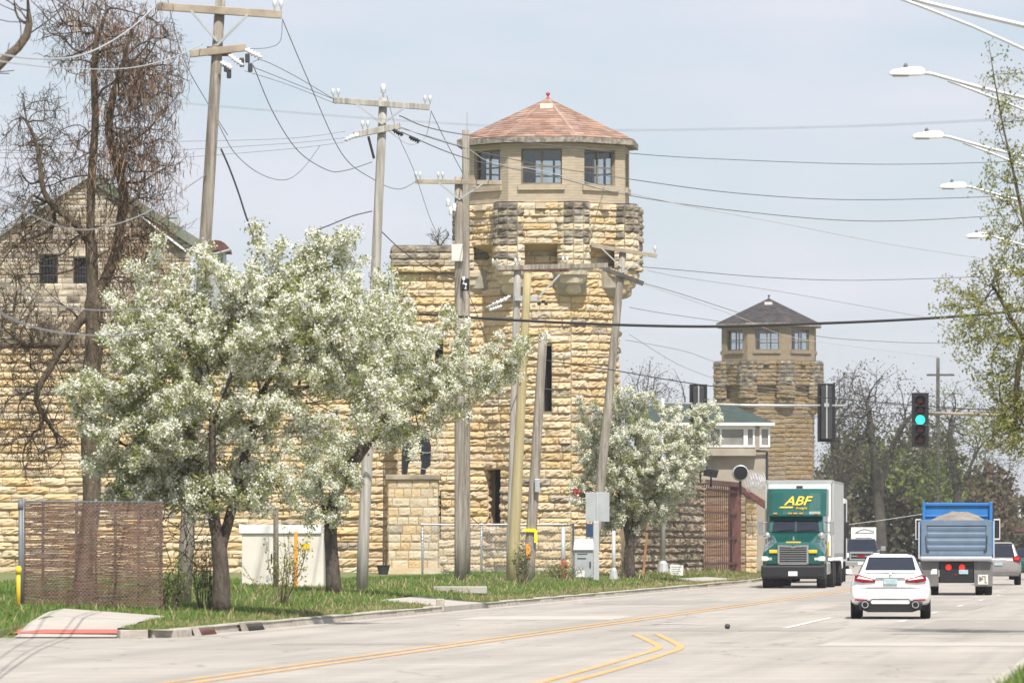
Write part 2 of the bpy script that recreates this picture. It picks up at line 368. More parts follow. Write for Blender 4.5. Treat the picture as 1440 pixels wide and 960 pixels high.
def oct_face(c, phi, a):
    p = math.radians(phi); N = V((math.sin(p), -math.cos(p), 0)); U = V((math.cos(p), math.sin(p), 0)); w = 2*a*math.tan(math.radians(22.5))
    return V(c)+N*a-U*(w/2), U, N, w
def sash_window(name, O, U, N, u0, u1, z0, z1, setback, parent, fm, gm, bars=1, rail=True, cols=2):
    """timber frame with meeting rail and mullions; the panes are its sub-part"""
    f = MB(); O, U, N = V(O), V(U), V(N); t = .07
    def bx(a, b, c, d, dep=.06, sh=0.):
        f.prism([(a, c), (b, c), (b, d), (a, d)], O-N*(setback+sh), U, Z, -N, dep)
    z0 -= O.z; z1 -= O.z
    bx(u0, u0+t, z0, z1); bx(u1-t, u1, z0, z1); bx(u0+t, u1-t, z0, z0+t); bx(u0+t, u1-t, z1-t, z1)
    w = (u1-u0)/cols
    for i in range(1, cols): bx(u0+i*w-.045, u0+i*w+.045, z0+t, z1-t)
    zm = (z0+z1)/2
    for i in range(cols):
        a, b = u0+i*w+(t if i == 0 else .045), u0+(i+1)*w-(t if i == cols-1 else .045)
        if rail: bx(a, b, zm-.03, zm+.03, .05, .01)
        for k in range(bars):
            x = a+(b-a)*(k+1)/(bars+1); bx(x-.012, x+.012, z0+t, z1-t, .03, .02)
    fo = f.build(name, fm, parent, world=True)
    g = MB(); g.add([O-N*(setback+.035)+U*a+Z*b for a, b in [(u0+.02, z0+.02), (u1-.02, z0+.02), (u1-.02, z1-.02), (u0+.02, z1-.02)]], [(0, 1, 2, 3)])
    g.build('pane', gm, fo, world=True); return fo

def tower(name, X, Yf, zb, k, label, m_stone, m_roof, m_brick, m_fin, m_frame, seed, slits=(), left_open=False, dk=.8, rug=1., aw=2.73, far=False):
    rng = random.Random(seed); a_s = aw*k; c = V((X, Yf+a_s, 0)); root = thing(name, (X, Yf+a_s, zb), label, 'tower')
    ph0 = -5.; zc = zb+14.6*k; zp = zb+12.95*k; zpier = zb+12.05*k; zcor = zb+11.0*k; ze = zb+16.97*k; za = zb+18.95*k
    mats = [m_stone, 'stone_dark', m_stone if far else 'stone_pale', 'mortar', m_stone if far else 'mortar_smooth', m_stone if far else 'cement', 'void', m_stone if far else 'stone_grey']
    # shaft
    sh = MB()
    for f in (-90, -45, 0, 45, 90, 135, 180, 225):
        O, U, N, w = oct_face((c.x, c.y, zb), ph0+f, a_s); hl = [h for (ff, *h) in slits if ff == f]
        panel(sh, O, U, N, w, zb-.6, zc, hl, .7*k, 3, 4)
        for (u0, u1, z0, z1) in hl:
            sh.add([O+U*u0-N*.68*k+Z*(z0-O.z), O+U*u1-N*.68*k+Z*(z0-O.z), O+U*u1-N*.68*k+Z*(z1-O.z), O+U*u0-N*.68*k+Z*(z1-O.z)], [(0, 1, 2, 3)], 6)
        if abs(f) <= 90: stones(sh, O, U, N, w, zb-.1, zp-.1, .315*k, rng, hl, (.6*k, 1.5*k), (.06*k*rug, .15*k*rug), msel=lambda u, z, r: 0 if r.random() < .84 else (2 if r.random() < .7 else 7))
    sh.build('shaft', mats, root, world=True, fix=False)
    # crown: panels between round-cornered piers on corbels
    cr = MB(); a_p = 3.32*k; Rp = a_p/math.cos(math.radians(22.5))
    def sel_panel(u, z, r):
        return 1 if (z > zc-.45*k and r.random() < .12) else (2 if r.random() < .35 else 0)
    for f in (-90, -45, 0, 45, 90, 135, 180, 225):
        O, U, N, w = oct_face((c.x, c.y, zb), ph0+f, a_p)
        panel(cr, O, U, N, w, zp, zc, (), .1, 3)
        cr.add([O+Z*(zp-zb), O+U*w+Z*(zp-zb), O+U*(w-.25*k)-N*.62*k+Z*(zp-zb-.3*k), O+U*.25*k-N*.62*k+Z*(zp-zb-.3*k)], [(3, 2, 1, 0)], 4)
        if abs(f) <= 90:
            stones(cr, O, U, N, w, zp, zc, .275*k, rng, (), (.6*k, 1.3*k), (.05*k, .11*k), msel=sel_panel)
            for t in (.5,):                                     # small spout stone under the coping
                q = O+U*(w*t); cr.hexa([q+U*x+N*y+Z*(zc-zb-.24*k) for x, y in ((-.2*k, 0), (.2*k, 0), (.2*k, .25*k), (-.2*k, .25*k))], [q+U*x+N*y+Z*(zc-zb-.03*k) for x, y in ((-.2*k, 0), (.2*k, 0), (.2*k, .25*k), (-.2*k, .25*k))], 2)
    ring = []
    for f in range(8): p = math.radians(ph0+22.5+45*f); ring.append(c+V((math.sin(p)*Rp, -math.cos(p)*Rp, zc+.02)))
    cr.add(ring, [tuple(range(8))], 2)
    for f in (-112.5, -67.5, -22.5, 22.5, 67.5, 112.5):
        p = math.radians(ph0+f); N0 = V((math.sin(p), -math.cos(p), 0)); q = c+N0*(Rp-.30*k); q.z = 0; r = .62*k
        for g in (-72, -36, 0, 36, 72):                          # five faces of the pier
            O, U, N, w = oct_face((q.x, q.y, zb), ph0+f+g, r); w2 = 2*r*math.tan(math.radians(18)); O = q+N*r-U*(w2/2); O.z = zb
            panel(cr, O, U, N, w2, zpier, zc, (), .1, 3)
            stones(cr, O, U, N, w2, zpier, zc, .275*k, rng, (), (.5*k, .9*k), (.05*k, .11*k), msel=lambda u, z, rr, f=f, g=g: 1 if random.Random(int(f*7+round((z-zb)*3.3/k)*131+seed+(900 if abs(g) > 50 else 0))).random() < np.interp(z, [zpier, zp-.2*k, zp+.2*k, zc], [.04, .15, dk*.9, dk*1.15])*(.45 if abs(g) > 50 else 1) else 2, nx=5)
        top = [q+V((math.sin(math.radians(ph0+f+g))*r*1.06, -math.cos(math.radians(ph0+f+g))*r*1.06, zc+.03)) for g in range(0, 360, 36)]
        cr.add(top, [tuple(range(10))], 1)
        cc = V((q.x-N0.x*.12*k, q.y-N0.y*.12*k, 0)); pf = [(.14, 0), (.3, .1), (.36, .3), (.34, .36), (.5, .44), (.55, .62), (.52, .68), (.64, .76), (.67, .95), (.62, 1.05)]; nn = 18; n0 = len(cr.v)
        for (rr_, hh_) in pf:
            for j in range(nn):
                an = 2*math.pi*j/nn; jj = 1+.16*mnoise.noise(V((math.cos(an)*2.1+f, math.sin(an)*2.1, hh_*3.)))
                cr.v.append(cc+V((math.cos(an)*rr_*k*jj, math.sin(an)*rr_*k*jj, zcor+hh_*k)))
        for i_ in range(len(pf)-1):
            for j in range(nn):
                a0_, b0_ = n0+i_*nn+j, n0+i_*nn+(j+1) % nn; cr.f.append((a0_, b0_, b0_+nn, a0_+nn)); cr.m.append(2)
        cr.lathe([(.05, zcor-.12*k), (.42*k, zcor-.02*k), (.66*k, zcor+.3*k), (.72*k, zcor+1.0*k)], (q.x-N0.x*.5*k, q.y-N0.y*.5*k, 0), 16, m=5)
    cr.build('crown', mats, root, world=True, fix=False)
    # lookout room: eight brick faces, each with its own window
    lk = MB(); a_c = 3.17*k; win = []
    for f in (-90, -45, 0, 45, 90, 135, 180, 225):
        O, U, N, w = oct_face((c.x, c.y, zc), ph0+f, a_c); ww = 1.62*k
        h = (w/2-ww/2, w/2+ww/2, zb+15.33*k, zb+16.74*k); panel(lk, O, U, N, w, zc, ze, [h], .24*k, 0, 0); win.append((O, U, N, h))
        O2, U2, N2, w2 = oct_face((c.x, c.y, zc), ph0+f, a_c-.25*k); d = (w-w2)/2
        panel(lk, O2, U2, N2, w2, zc, ze, [(h[0]-d, h[1]-d, h[2], h[3])], .0, 1)
        lk.prism([(h[0]-.12*k, h[2]-.22*k-zc), (h[1]+.12*k, h[2]-.22*k-zc), (h[1]+.12*k, h[2]-zc), (h[0]-.12*k, h[2]-zc)], O-N*.05, U, Z, N, .15*k, 0)
    Rc = a_c/math.cos(math.radians(22.5)); oc = lambda R, z: [c+V((math.sin(math.radians(ph0+22.5+45*f))*R, -math.cos(math.radians(ph0+22.5+45*f))*R, z)) for f in range(8)]
    lk.add(oc(Rc-.02, zc+.05), [tuple(range(8))], 1); lk.add(oc(Rc-.02, ze+.02), [tuple(range(8))], 1)
    lk.build('lookout_room', [m_brick, 'soffit'], root, world=True, fix=False)
    for O, U, N, h in win: sash_window('window', O, U, N, h[0], h[1], h[2], h[3], .14*k, root, m_frame, 'glass', bars=1 if k < 1 else 0)
    # roof: overlapping shingle tabs on eight slopes
    Re = 3.5*k/math.cos(math.radians(22.5)); rf = MB(); NR = 17
    eave = oc(Re, ze+.22*k); apex = V((c.x, c.y, za))
    for f in range(8):
        a, b = eave[f], eave[(f+1) % 8]; nrm = (b-a).cross(apex-a).normalized(); nrm = nrm if nrm.z > 0 else -nrm
        for j in range(NR):
            t0, t1 = j/NR, (j+1.25)/NR; t1 = min(t1, 1)
            l0, r0, l1, r1 = a.lerp(apex, t0), b.lerp(apex, t0), a.lerp(apex, t1), b.lerp(apex, t1)
            n = max(1, round((r0-l0).length/(.36*k))); cs = [0]+[(i+rng.uniform(-.35, .35)+(j % 2)*.5)/n for i in range(1, n)]+[1]
            cs = sorted(min(1, max(0, x)) for x in cs)
            for i in range(len(cs)-1):
                lift = .018*k+rng.uniform(0, .014)*k
                A, B = l0.lerp(r0, cs[i]), l0.lerp(r0, cs[i+1]); C, D_ = l1.lerp(r1, cs[i+1]), l1.lerp(r1, cs[i])
                rf.add([A+nrm*lift, B+nrm*lift, C+nrm*.006, D_+nrm*.006, A-nrm*.01, B-nrm*.01], [(0, 1, 2, 3), (4, 5, 1, 0)])
    for f in range(8):
        rf.bar(eave[f]+Z*.0, apex+Z*.0, .12*k, .04*k)
    ro = rf.build('roof', m_roof, root, world=True)
    fa = MB(); lo = oc(Re+.03, ze+.0*k); hi = oc(Re+.03, ze+.21*k); li = oc(Re-.1, ze+.0*k); hi2 = oc(Re-.1, ze+.2*k)
    for f in range(8):
        g = (f+1) % 8; fa.hexa([lo[f], lo[g], li[g], li[f]], [hi[f], hi[g], hi2[g], hi2[f]], 0)
        i0 = oc(Rc-.3*k, ze+.05*k); fa.add([li[f], li[g], i0[g], i0[f]], [(0, 1, 2, 3)], 1)
    fa.build('eave', ['fascia', 'soffit'], ro, world=True)
    fi = MB(); fi.lathe([(.13*k, za-.06), (.07*k, za+.03*k), (.03*k, za+.07*k), (.035*k, za+.12*k), (.08*k, za+.16*k), (.085*k, za+.21*k), (.04*k, za+.26*k)], (c.x, c.y, 0), 12)
    fi.build('finial', m_fin, ro, world=True, smooth=True)
    nb = math.radians(ph0); vN = V((math.sin(nb), -math.cos(nb), 0)); vc = apex+vN*.78*k-Z*.36*k
    ve = MB(); ve.box(vc.x-.26*k, vc.x+.26*k, vc.y-.15*k, vc.y+.3*k, vc.z-.1*k, vc.z+.1*k); ve.build('roof_vent', 'offwhite', ro, world=True)
    return root

# near tower: slit windows on the front and on the shaded face
tower('watchtower', 1.44, 225., .52, 1., 'tall yellow limestone watchtower with tan brick lookout under a red shingled roof', 'stone', 'roof_red', 'brick', 'red_paint', 'frame_brown', 3,
      slits=[(0, 1.16, 1.5, 6.9, 9.5), (-45, .3, 1.45, 2.4, 4.75)])
tower('watchtower', 18.2, 400., -.68, 1.036, 'distant brown limestone watchtower under a dark pyramid roof behind the traffic signals', 'stone_far', 'roof_dark', 'brick_far', 'iron', 'frame_brown', 9, dk=.9, rug=.6, aw=3.02, far=True)

# ------------------------------------------------------------------ bastion beside the tower, and the long wall that runs left
def bastion():
    rng = random.Random(5); D = 226.5; x0 = (560-720)*D/F; x1 = (686-720)*D/F; zb = .5; zt = H+(761-384)*D/F; ztop = H+(761-346)*D/F
    r = thing('bastion', ((x0+x1)/2, D+2, zb), 'square yellow limestone bastion with grey crown joined to the red roofed tower', 'bastion')
    s = MB(); mats = ['stone', 'stone_dark', 'stone_grey', 'mortar', 'mortar_smooth', 'void']
    hl = [((610-560)*D/F, (620-560)*D/F, H+(761-762)*D/F, H+(761-690)*D/F), ((612-560)*D/F, (623-560)*D/F, H+(761-532)*D/F, H+(761-476)*D/F)]
    def wall(mb, O, U, N, w, za, zb_, hc, holes, sel, bl=(.06, .15), lw=(.6, 1.5)):
        panel(mb, O, U, N, w, za, zb_, holes, .5, 3, 4); stones(mb, O, U, N, w, za, zb_, hc, rng, holes, lw, bl, msel=sel)
        for h in holes:
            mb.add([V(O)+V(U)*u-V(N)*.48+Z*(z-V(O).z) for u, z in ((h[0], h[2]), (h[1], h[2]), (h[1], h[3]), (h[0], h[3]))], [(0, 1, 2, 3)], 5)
    sel = lambda u, z, r_: 0
    w = x1-x0
    wall(s, (x0, D, zb), (1, 0, 0), (0, -1, 0), w, zb-.3, zt, .315, hl, sel)
    wall(s, (x1, D, zb), (0, 1, 0), (1, 0, 0), 4, zb-.3, zt, .315, (), sel)
    wall(s, (x0, D+4, zb), (0, -1, 0), (-1, 0, 0), 4, zb-.3, zt, .315, (), sel)
    s.build('wall', mats, r, world=True, fix=False)
    c = MB(); o = .22
    selc = lambda u, z, r_: (1 if r_.random() < .7 else 2) if z > ztop-.42 else (2 if z > ztop-.9 and r_.random() < .75 else 0)
    for (O, U, N, ww) in (((x0-o, D-o, zb), (1, 0, 0), (0, -1, 0), w+2*o+.35), ((x1+o, D-o, zb), (0, 1, 0), (1, 0, 0), 4), ((x0-o, D+4, zb), (0, -1, 0), (-1, 0, 0), 4+o)):
        panel(c, O, U, N, ww, zt, ztop, (), .1, 3); stones(c, O, U, N, ww, zt+.02, ztop, .29, rng, (), (.5, 1.1), (.05, .12), msel=selc)
    c.add([(x0-o, D-o, zt+.01), (x1+o, D-o, zt+.01), (x1+o, D+4, zt+.01), (x0-o, D+4, zt+.01)], [(0, 1, 2, 3)], 4)
    c.box(x0-o+.01, x1+o-.01, D-o+.01, D+4, ztop-.06, ztop+.03, 1)
    c.build('crown', mats, r, world=True, fix=False)
    for h in hl[:1]:
        for i in range(9): b = MB(); z = h[2]+(h[3]-h[2])*(i+.5)/9; b.box(x0+h[0], x0+h[1], D+.1, D+.13, z-.02, z+.02); b.build('window_bar', 'galv', r, world=True)
bastion()
def south_wall():
    rng = random.Random(6); D = 229.; x0, x1 = -36., (563-720)*D/F; zb = .5; zt = H+(761-456)*D/F
    r = thing('prison_wall', ((x0+x1)/2, D, zb), 'long yellow limestone prison wall behind the bare pod tree and blossom trees', 'wall')
    s = MB(); O, U, N = V((x0, D, zb)), V((1, 0, 0)), V((0, -1, 0)); mats = ['stone', 'stone_dark', 'stone_pale', 'mortar', 'stone_grey']
    panel(s, O, U, N, x1-x0, zb-.3, zt, (), .1, 3); s.box(x0, x1, D+.02, D+.9, zb-.3, zt-.01, 3)
    stones(s, O, U, N, x1-x0, zb-.1, zt-.9, .325, rng, (), (.6, 1.5), (.06, .15), msel=lambda u, z, q: 0 if q.random() < .8 else (2 if q.random() < .7 else 4), nx=8)
    s.build('stone_face', mats, r, world=True, fix=False)
    c = MB(); O2 = O+N*.16
    panel(c, O2, U, N, x1-x0, zt-.9, zt, (), .1, 3); c.box(x0, x1, D-.14, D+1.0, zt-.88, zt, 1)
    stones(c, O2, U, N, x1-x0, zt-.9, zt, .42, rng, (), (.5, 1.2), (.05, .12), msel=lambda u, z, q: 1 if q.random() < .75 else 2, nx=6)
    c.build('coping', mats, r, world=True, fix=False)
south_wall()
def gable_house():
    rng = random.Random(8); D = 262.; s = S(D); zb = .5; X = lambda px: (px-720)*D/F; zz = lambda py: H+(761-py)*D/F
    xa = X(122); za = zz(252); xl, zl = X(-20), zz(252)-(122+20)*.66/s; xr, zr = X(268), zz(252)-(268-122)*.63/s
    r = thing('gabled_house', (xa, D, zb), 'old pale stone building with gabled end and barred windows beyond the prison wall', 'building')
    mats = ['gable_stone', 'stone_grey', 'mortar', 'void', 'rubble']
    m = MB(); hl = [(X(55)-xl, X(81)-xl, zz(401), zz(357)), (X(103)-xl, X(125)-xl, zz(402), zz(360))]
    O = V((xl, D, zb)); U = V((1, 0, 0)); N = V((0, -1, 0)); w = xr-xl
    # courses clipped by the gable slopes
    zt = 7.; hc = .24; z = zb+6
    while z < za-.1:
        h = hc*rng.uniform(.6, 1.45); mid = z+h/2
        ul = 0 if mid < zl else (mid-zl)/(za-zl)*(xa-xl); ur = w if mid < zr else w-(mid-zr)/(za-zr)*(xr-xa)
        hh = [(a-ul, b-ul, c_, d_) for a, b, c_, d_ in hl]
        if ur-ul > .2: stones(m, O+U*ul, U, N, ur-ul, z, z+h, h, rng, hh, (.28, .85), (.015, .05), joint=.03, msel=lambda u, zq, q: 0 if q.random() < .72 else (1 if q.random() < .85 else 4), nx=4, ny=4)
        z += h
    # backing with holes (columns) and gable triangle behind
    panel(m, O, U, N, w, zb, min(zl, zr), hl, .4, 2, 0)
    m.add([V((xl, D+.03, min(zl, zr))), V((xr, D+.03, min(zl, zr))), V((xr, D+.03, zr)), V((xa, D+.03, za)), V((xl, D+.03, zl))], [(0, 1, 2, 3, 4)], 2)
    for h in hl:
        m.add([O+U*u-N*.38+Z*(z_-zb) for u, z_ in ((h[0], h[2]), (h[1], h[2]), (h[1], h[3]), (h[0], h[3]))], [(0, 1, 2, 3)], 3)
        m.prism([(h[0]-.2, h[3]-zb), (h[1]+.2, h[3]-zb), (h[1]+.2, h[3]-zb+.38), (h[0]-.2, h[3]-zb+.38)], O, U, Z, N, .07, 0)
    m.build('gable_wall', mats, r, world=True, fix=False)
    for h in hl:
        b = MB(); k = 6
        for i in range(k): u = h[0]+(h[1]-h[0])*(i+.5)/k; b.box(xl+u-.018, xl+u+.018, D+.12, D+.15, h[2], h[3])
        for t in (.33, .62): b.box(xl+h[0], xl+h[1], D+.11, D+.16, h[2]+(h[3]-h[2])*t-.03, h[2]+(h[3]-h[2])*t+.03)
        b.build('barred_window', 'iron', r, world=True)
    f = MB(); e = .12
    for (xe, ze_, mm) in ((xl, zl, 0), (xr, zr, 2)):
        dv = V((xe-xa, 0, ze_-za)); nrm = V((-dv.z, 0, dv.x)).normalized(); nrm = nrm if nrm.z > 0 else -nrm
        a, b = V((xa, 0, za)), V((xe, 0, ze_))+dv.normalized()*.3
        f.hexa([(a.x, D-.25, a.z), (b.x, D-.25, b.z), (b.x, D+20, b.z), (a.x, D+20, a.z)], [tuple(V((p.x, y, p.z))+nrm*(.22 if mm == 0 else .42)) for p, y in ((a, D-.25), (b, D-.25), (b, D+20), (a, D+20))], mm)
    # the green slope turns towards the viewer on the east side: a lower wing with a dark hipped end
    f.add([V((X(195), D-.3, zz(300))), V((X(262), D-.3, zz(352))), V((X(283), D+3, zz(350))), V((X(232), D+3, zz(303)))], [(0, 1, 2, 3)], 2)
    f.add([V((X(195), D-.34, zz(303))), V((X(262), D-.34, zz(355))), V((X(262), D-.3, zz(352))), V((X(195), D-.3, zz(300)))], [(0, 1, 2, 3)], 0)
    ro = f.build('roof', ['galv', 'arm_wood', 'roof_moss'], r, world=True)
    v = MB(); v.box(X(231), X(250), D+1, D+2, zz(345), zz(304)); v.box(X(233), X(248), D+.95, D+2.05, zz(304), zz(299)); v.build('vent_stack', 'galv', ro, world=True)
gable_house()
def annex():
    D = 268.; X = lambda px: (px-720)*D/F; zz = lambda py: H+(761-py)*D/F
    r = thing('annex', (X(308), D, .5), 'grey annex with small rust red barrel roof beside the first utility pole', 'building')
    b = MB(); b.box(X(286), X(314), D, D+3, .5, zz(352)); b.build('wall', 'galv', r, world=True)
    k = MB(); pts = []
    for i in range(9):
        t = math.pi*i/8; pts.append((X(304)+math.cos(t)*(X(322)-X(304)), zz(353)+math.sin(t)*.5))
    k.prism([(x, z) for x, z in pts], (0, D-.4, 0), (1, 0, 0), (0, 0, 1), (0, 1, 0), 3.6); k.build('roof', 'rustred', r, world=True)
    g = MB(); g.tube([(X(288), D-.45, zz(362)), (X(324), D-.45, zz(352))], .06, 6); g.build('gutter', 'galv', r, world=True)
annex()

# ------------------------------------------------------------------ gate pier with the sculpture
def pier():
    rng = random.Random(12); D = 219.; X = lambda px: (px-720)*D/F; zz = lambda py: H+(761-py)*D/F; zb = .45
    r = thing('gate_pier', (X(580), D, zb), 'square stone gate pier with grey cap slab in front of the bastion', 'pier')
    mats = ['stone_pale', 'stone_grey', 'mortar', 'stone']; m = MB(); x0, x1 = X(546), X(616); zt = zz(674)
    for (O, U, N, w) in (((x0, D, zb), (1, 0, 0), (0, -1, 0), x1-x0), ((x1, D, zb), (0, 1, 0), (1, 0, 0), 1.9), ((x0, D+1.9, zb), (0, -1, 0), (-1, 0, 0), 1.9)):
        panel(m, O, U, N, w, zb-.3, zt, (), .1, 2)
        stones(m, O, U, N, w, zb-.1, zt, .36, rng, (), (.3, .75), (.015, .05), joint=.025, msel=lambda u, z, q: q.choice([0, 0, 3, 3, 1]))
    m.box(x0-.1, x1+.1, D-.12, D+2, zb-.3, zb+.3, 0)
    m.build('shaft', mats, r, world=True, fix=False)
    c = MB(); c.box(x0-.1, x1+.1, D-.12, D+2, zt, zz(667)); c.build('cap_slab', 'stone_grey', r, world=True, bevel=.02)
    t = thing('sculpture', (X(583), D+.8, zz(667)), 'black abstract metal sculpture standing on the square stone gate pier', 'sculpture')
    y = D+.8; zc = zz(667); s1 = MB()
    # two dark uprights that bend towards each other, plate-cut metal
    def plate(poly, yy, d): s1.prism([(X(a), zz(b)) for a, b in poly], (0, yy, 0), (1, 0, 0), (0, 0, 1), (0, 1, 0), d)
    plate([(564, 667), (572, 667), (574, 652), (581, 640), (583, 622), (572, 616), (566, 619), (564, 640)], y-.15, .38)
    plate([(590, 667), (598, 667), (599, 657), (605, 655), (606, 628), (601, 606), (593, 601), (587, 608), (588, 630), (592, 650)], y+.05, .38)
    s1.build('figure_plates', 'carblack', t, world=True, bevel=.07)
    w = MB(); rr = random.Random(3)
    for i in range(7):
        cx, cz, ra = X(594+rr.uniform(-12, 16)), zz(628+rr.uniform(-10, 12)), .45+rr.random()*.3; ty = rr.uniform(-.5, .5)
        w.tube([(cx+math.cos(a)*ra, y+.15+math.sin(a)*ra*ty, cz+math.sin(a)*ra) for a in np.linspace(0, 6.28, 24)], .014, 4)
    tw = w.build('razor_wire_coil', 'alu', None); tag(tw, 'loose coils of razor wire around the black sculpture', 'razor wire')
pier()

# ------------------------------------------------------------------ rubble wall, iron gate and guard post to the right of the tower
WL = [(4.75, 231.), (8.75, 262.)]
def rubble_wall():
    rng = random.Random(15); a, b = V((WL[0][0], WL[0][1], .4)), V((WL[1][0], WL[1][1], .4)); U = (b-a).normalized(); N = V((U.y, -U.x, 0)); w = (b-a).length
    # seen from the road the face looks towards the kerb
    if N.y > 0: N = -N
    N = V((U.y, -U.x, 0)); r = thing('rubble_wall', a, 'dark rubble stone wall between the third blossom tree and the iron gate', 'wall')
    m = MB(); zt = 4.75; panel(m, a, U, N, w, .1, zt, (), .1, 1)
    stones(m, a, U, N, w, .2, zt, .36, rng, (), (.35, 1.3), (.08, .2), joint=.04, hj=.3, msel=lambda u, z, q: 0 if q.random() < .8 else 2, nx=6)
    m.hexa([a+Z*(zt-.4), b+Z*(zt-.4), b-N*1.2+Z*(zt-.4), a-N*1.2+Z*(zt-.4)], [a+Z*(zt-.3), b+Z*(zt-.3), b-N*1.2+Z*(zt-.3), a-N*1.2+Z*(zt-.3)], 0)
    # end facing the viewer
    m.add([a, a-N*1.2, a-N*1.2+Z*(zt-.4), a+Z*(zt-.4)], [(0, 1, 2, 3)], 1)
    m.build('stone_face', ['rubble', 'mortar', 'stone_grey'], r, world=True, fix=False)
    for px, py, d, lb in ((985, 655, 250, 'black floodlight on the rubble wall close to the small blossom tree'), (1000, 662, 252, 'black floodlight on the rubble wall close to the iron gate')):
        f = MB(); p = P(px, py, d); f.hexa([p+V(q) for q in ((-.35, 0, -.2), (.25, 0, -.3), (.25, .5, -.3), (-.35, .5, -.2))], [p+V(q) for q in ((-.25, 0, .15), (.35, 0, .05), (.35, .5, .05), (-.25, .5, .15))])
        f.bar(p+V((0, .2, -.7)), p, .08, .08); o = f.build('floodlight', 'black', None, bevel=.03); tag(o, lb, 'floodlight')
rubble_wall()
def gate():
    D0, D1 = 262., 277.; a = V(((986-720)*D0/F, D0, .42)); b = V(((1036-720)*D1/F, D1, .42)); U = (b-a).normalized(); w = (b-a).length; zt = 4.5
    r = thing('iron_gate', a, 'tall rusty dark red iron gate of close upright bars', 'gate')
    m = MB()
    k = 17
    for i in range(k+1): q = a+U*(w*i/k); m.bar(q, q+Z*(zt-.42), .055, .055)
    for z in (.3, 1.5, 2.7, 3.75): m.bar(a+Z*z, b+Z*z, .09, .12)
    m.build('bars', 'rustred', r, world=True)
    p = MB(); p.box(b.x-.35, b.x+.2, b.y-.3, b.y+.1, .2, 4.6); p.box(a.x-.1, a.x+.1, a.y-.1, a.y+.1, .2, 4.6); p.bar(a+Z*4.1, b+Z*4.1, .3, .22); p.bar(b+V((.0, -.1, 4.0)), b+V((1.6, .5, 3.0)), .2, .3)
    p.build('gate_frame', 'rustred', r, world=True)
    rng = random.Random(4); q = thing('stone_post', (b.x+.75, b.y, .4), 'narrow yellow stone post at the end of the iron gate', 'post')
    s_ = MB(); O = V((b.x+.45, b.y+.2, .4)); panel(s_, O, V((1, 0, 0)), V((0, -1, 0)), .55, .2, 3.9, (), .1, 1); s_.box(O.x, O.x+.55, O.y+.01, O.y+.6, .2, 3.9, 1)
    stones(s_, O, V((1, 0, 0)), V((0, -1, 0)), .55, .2, 3.9, .28, rng, (), (.5, .7), (.02, .06)); s_.build('stone_face', ['stone', 'mortar'], q, world=True, fix=False)
    # yellow stone court wall seen through the bars
    t = thing('court_wall', (9.6, 281, .4), 'tan stone wall seen through the bars of the iron gate', 'wall')
    s2 = MB(); O = V((8.6, 281, .4)); panel(s2, O, V((1, 0, 0)), V((0, -1, 0)), 3.2, .2, 4.4, (), .1, 1); s2.box(8.6, 11.8, 281.02, 281.6, .2, 4.4, 1)
    stones(s2, O, V((1, 0, 0)), V((0, -1, 0)), 3.2, .2, 4.4, .4, rng, (), (.6, 1.3), (.03, .08), nx=5); s2.build('stone_face', ['stone_far', 'mortar'], t, world=True, fix=False)
gate()
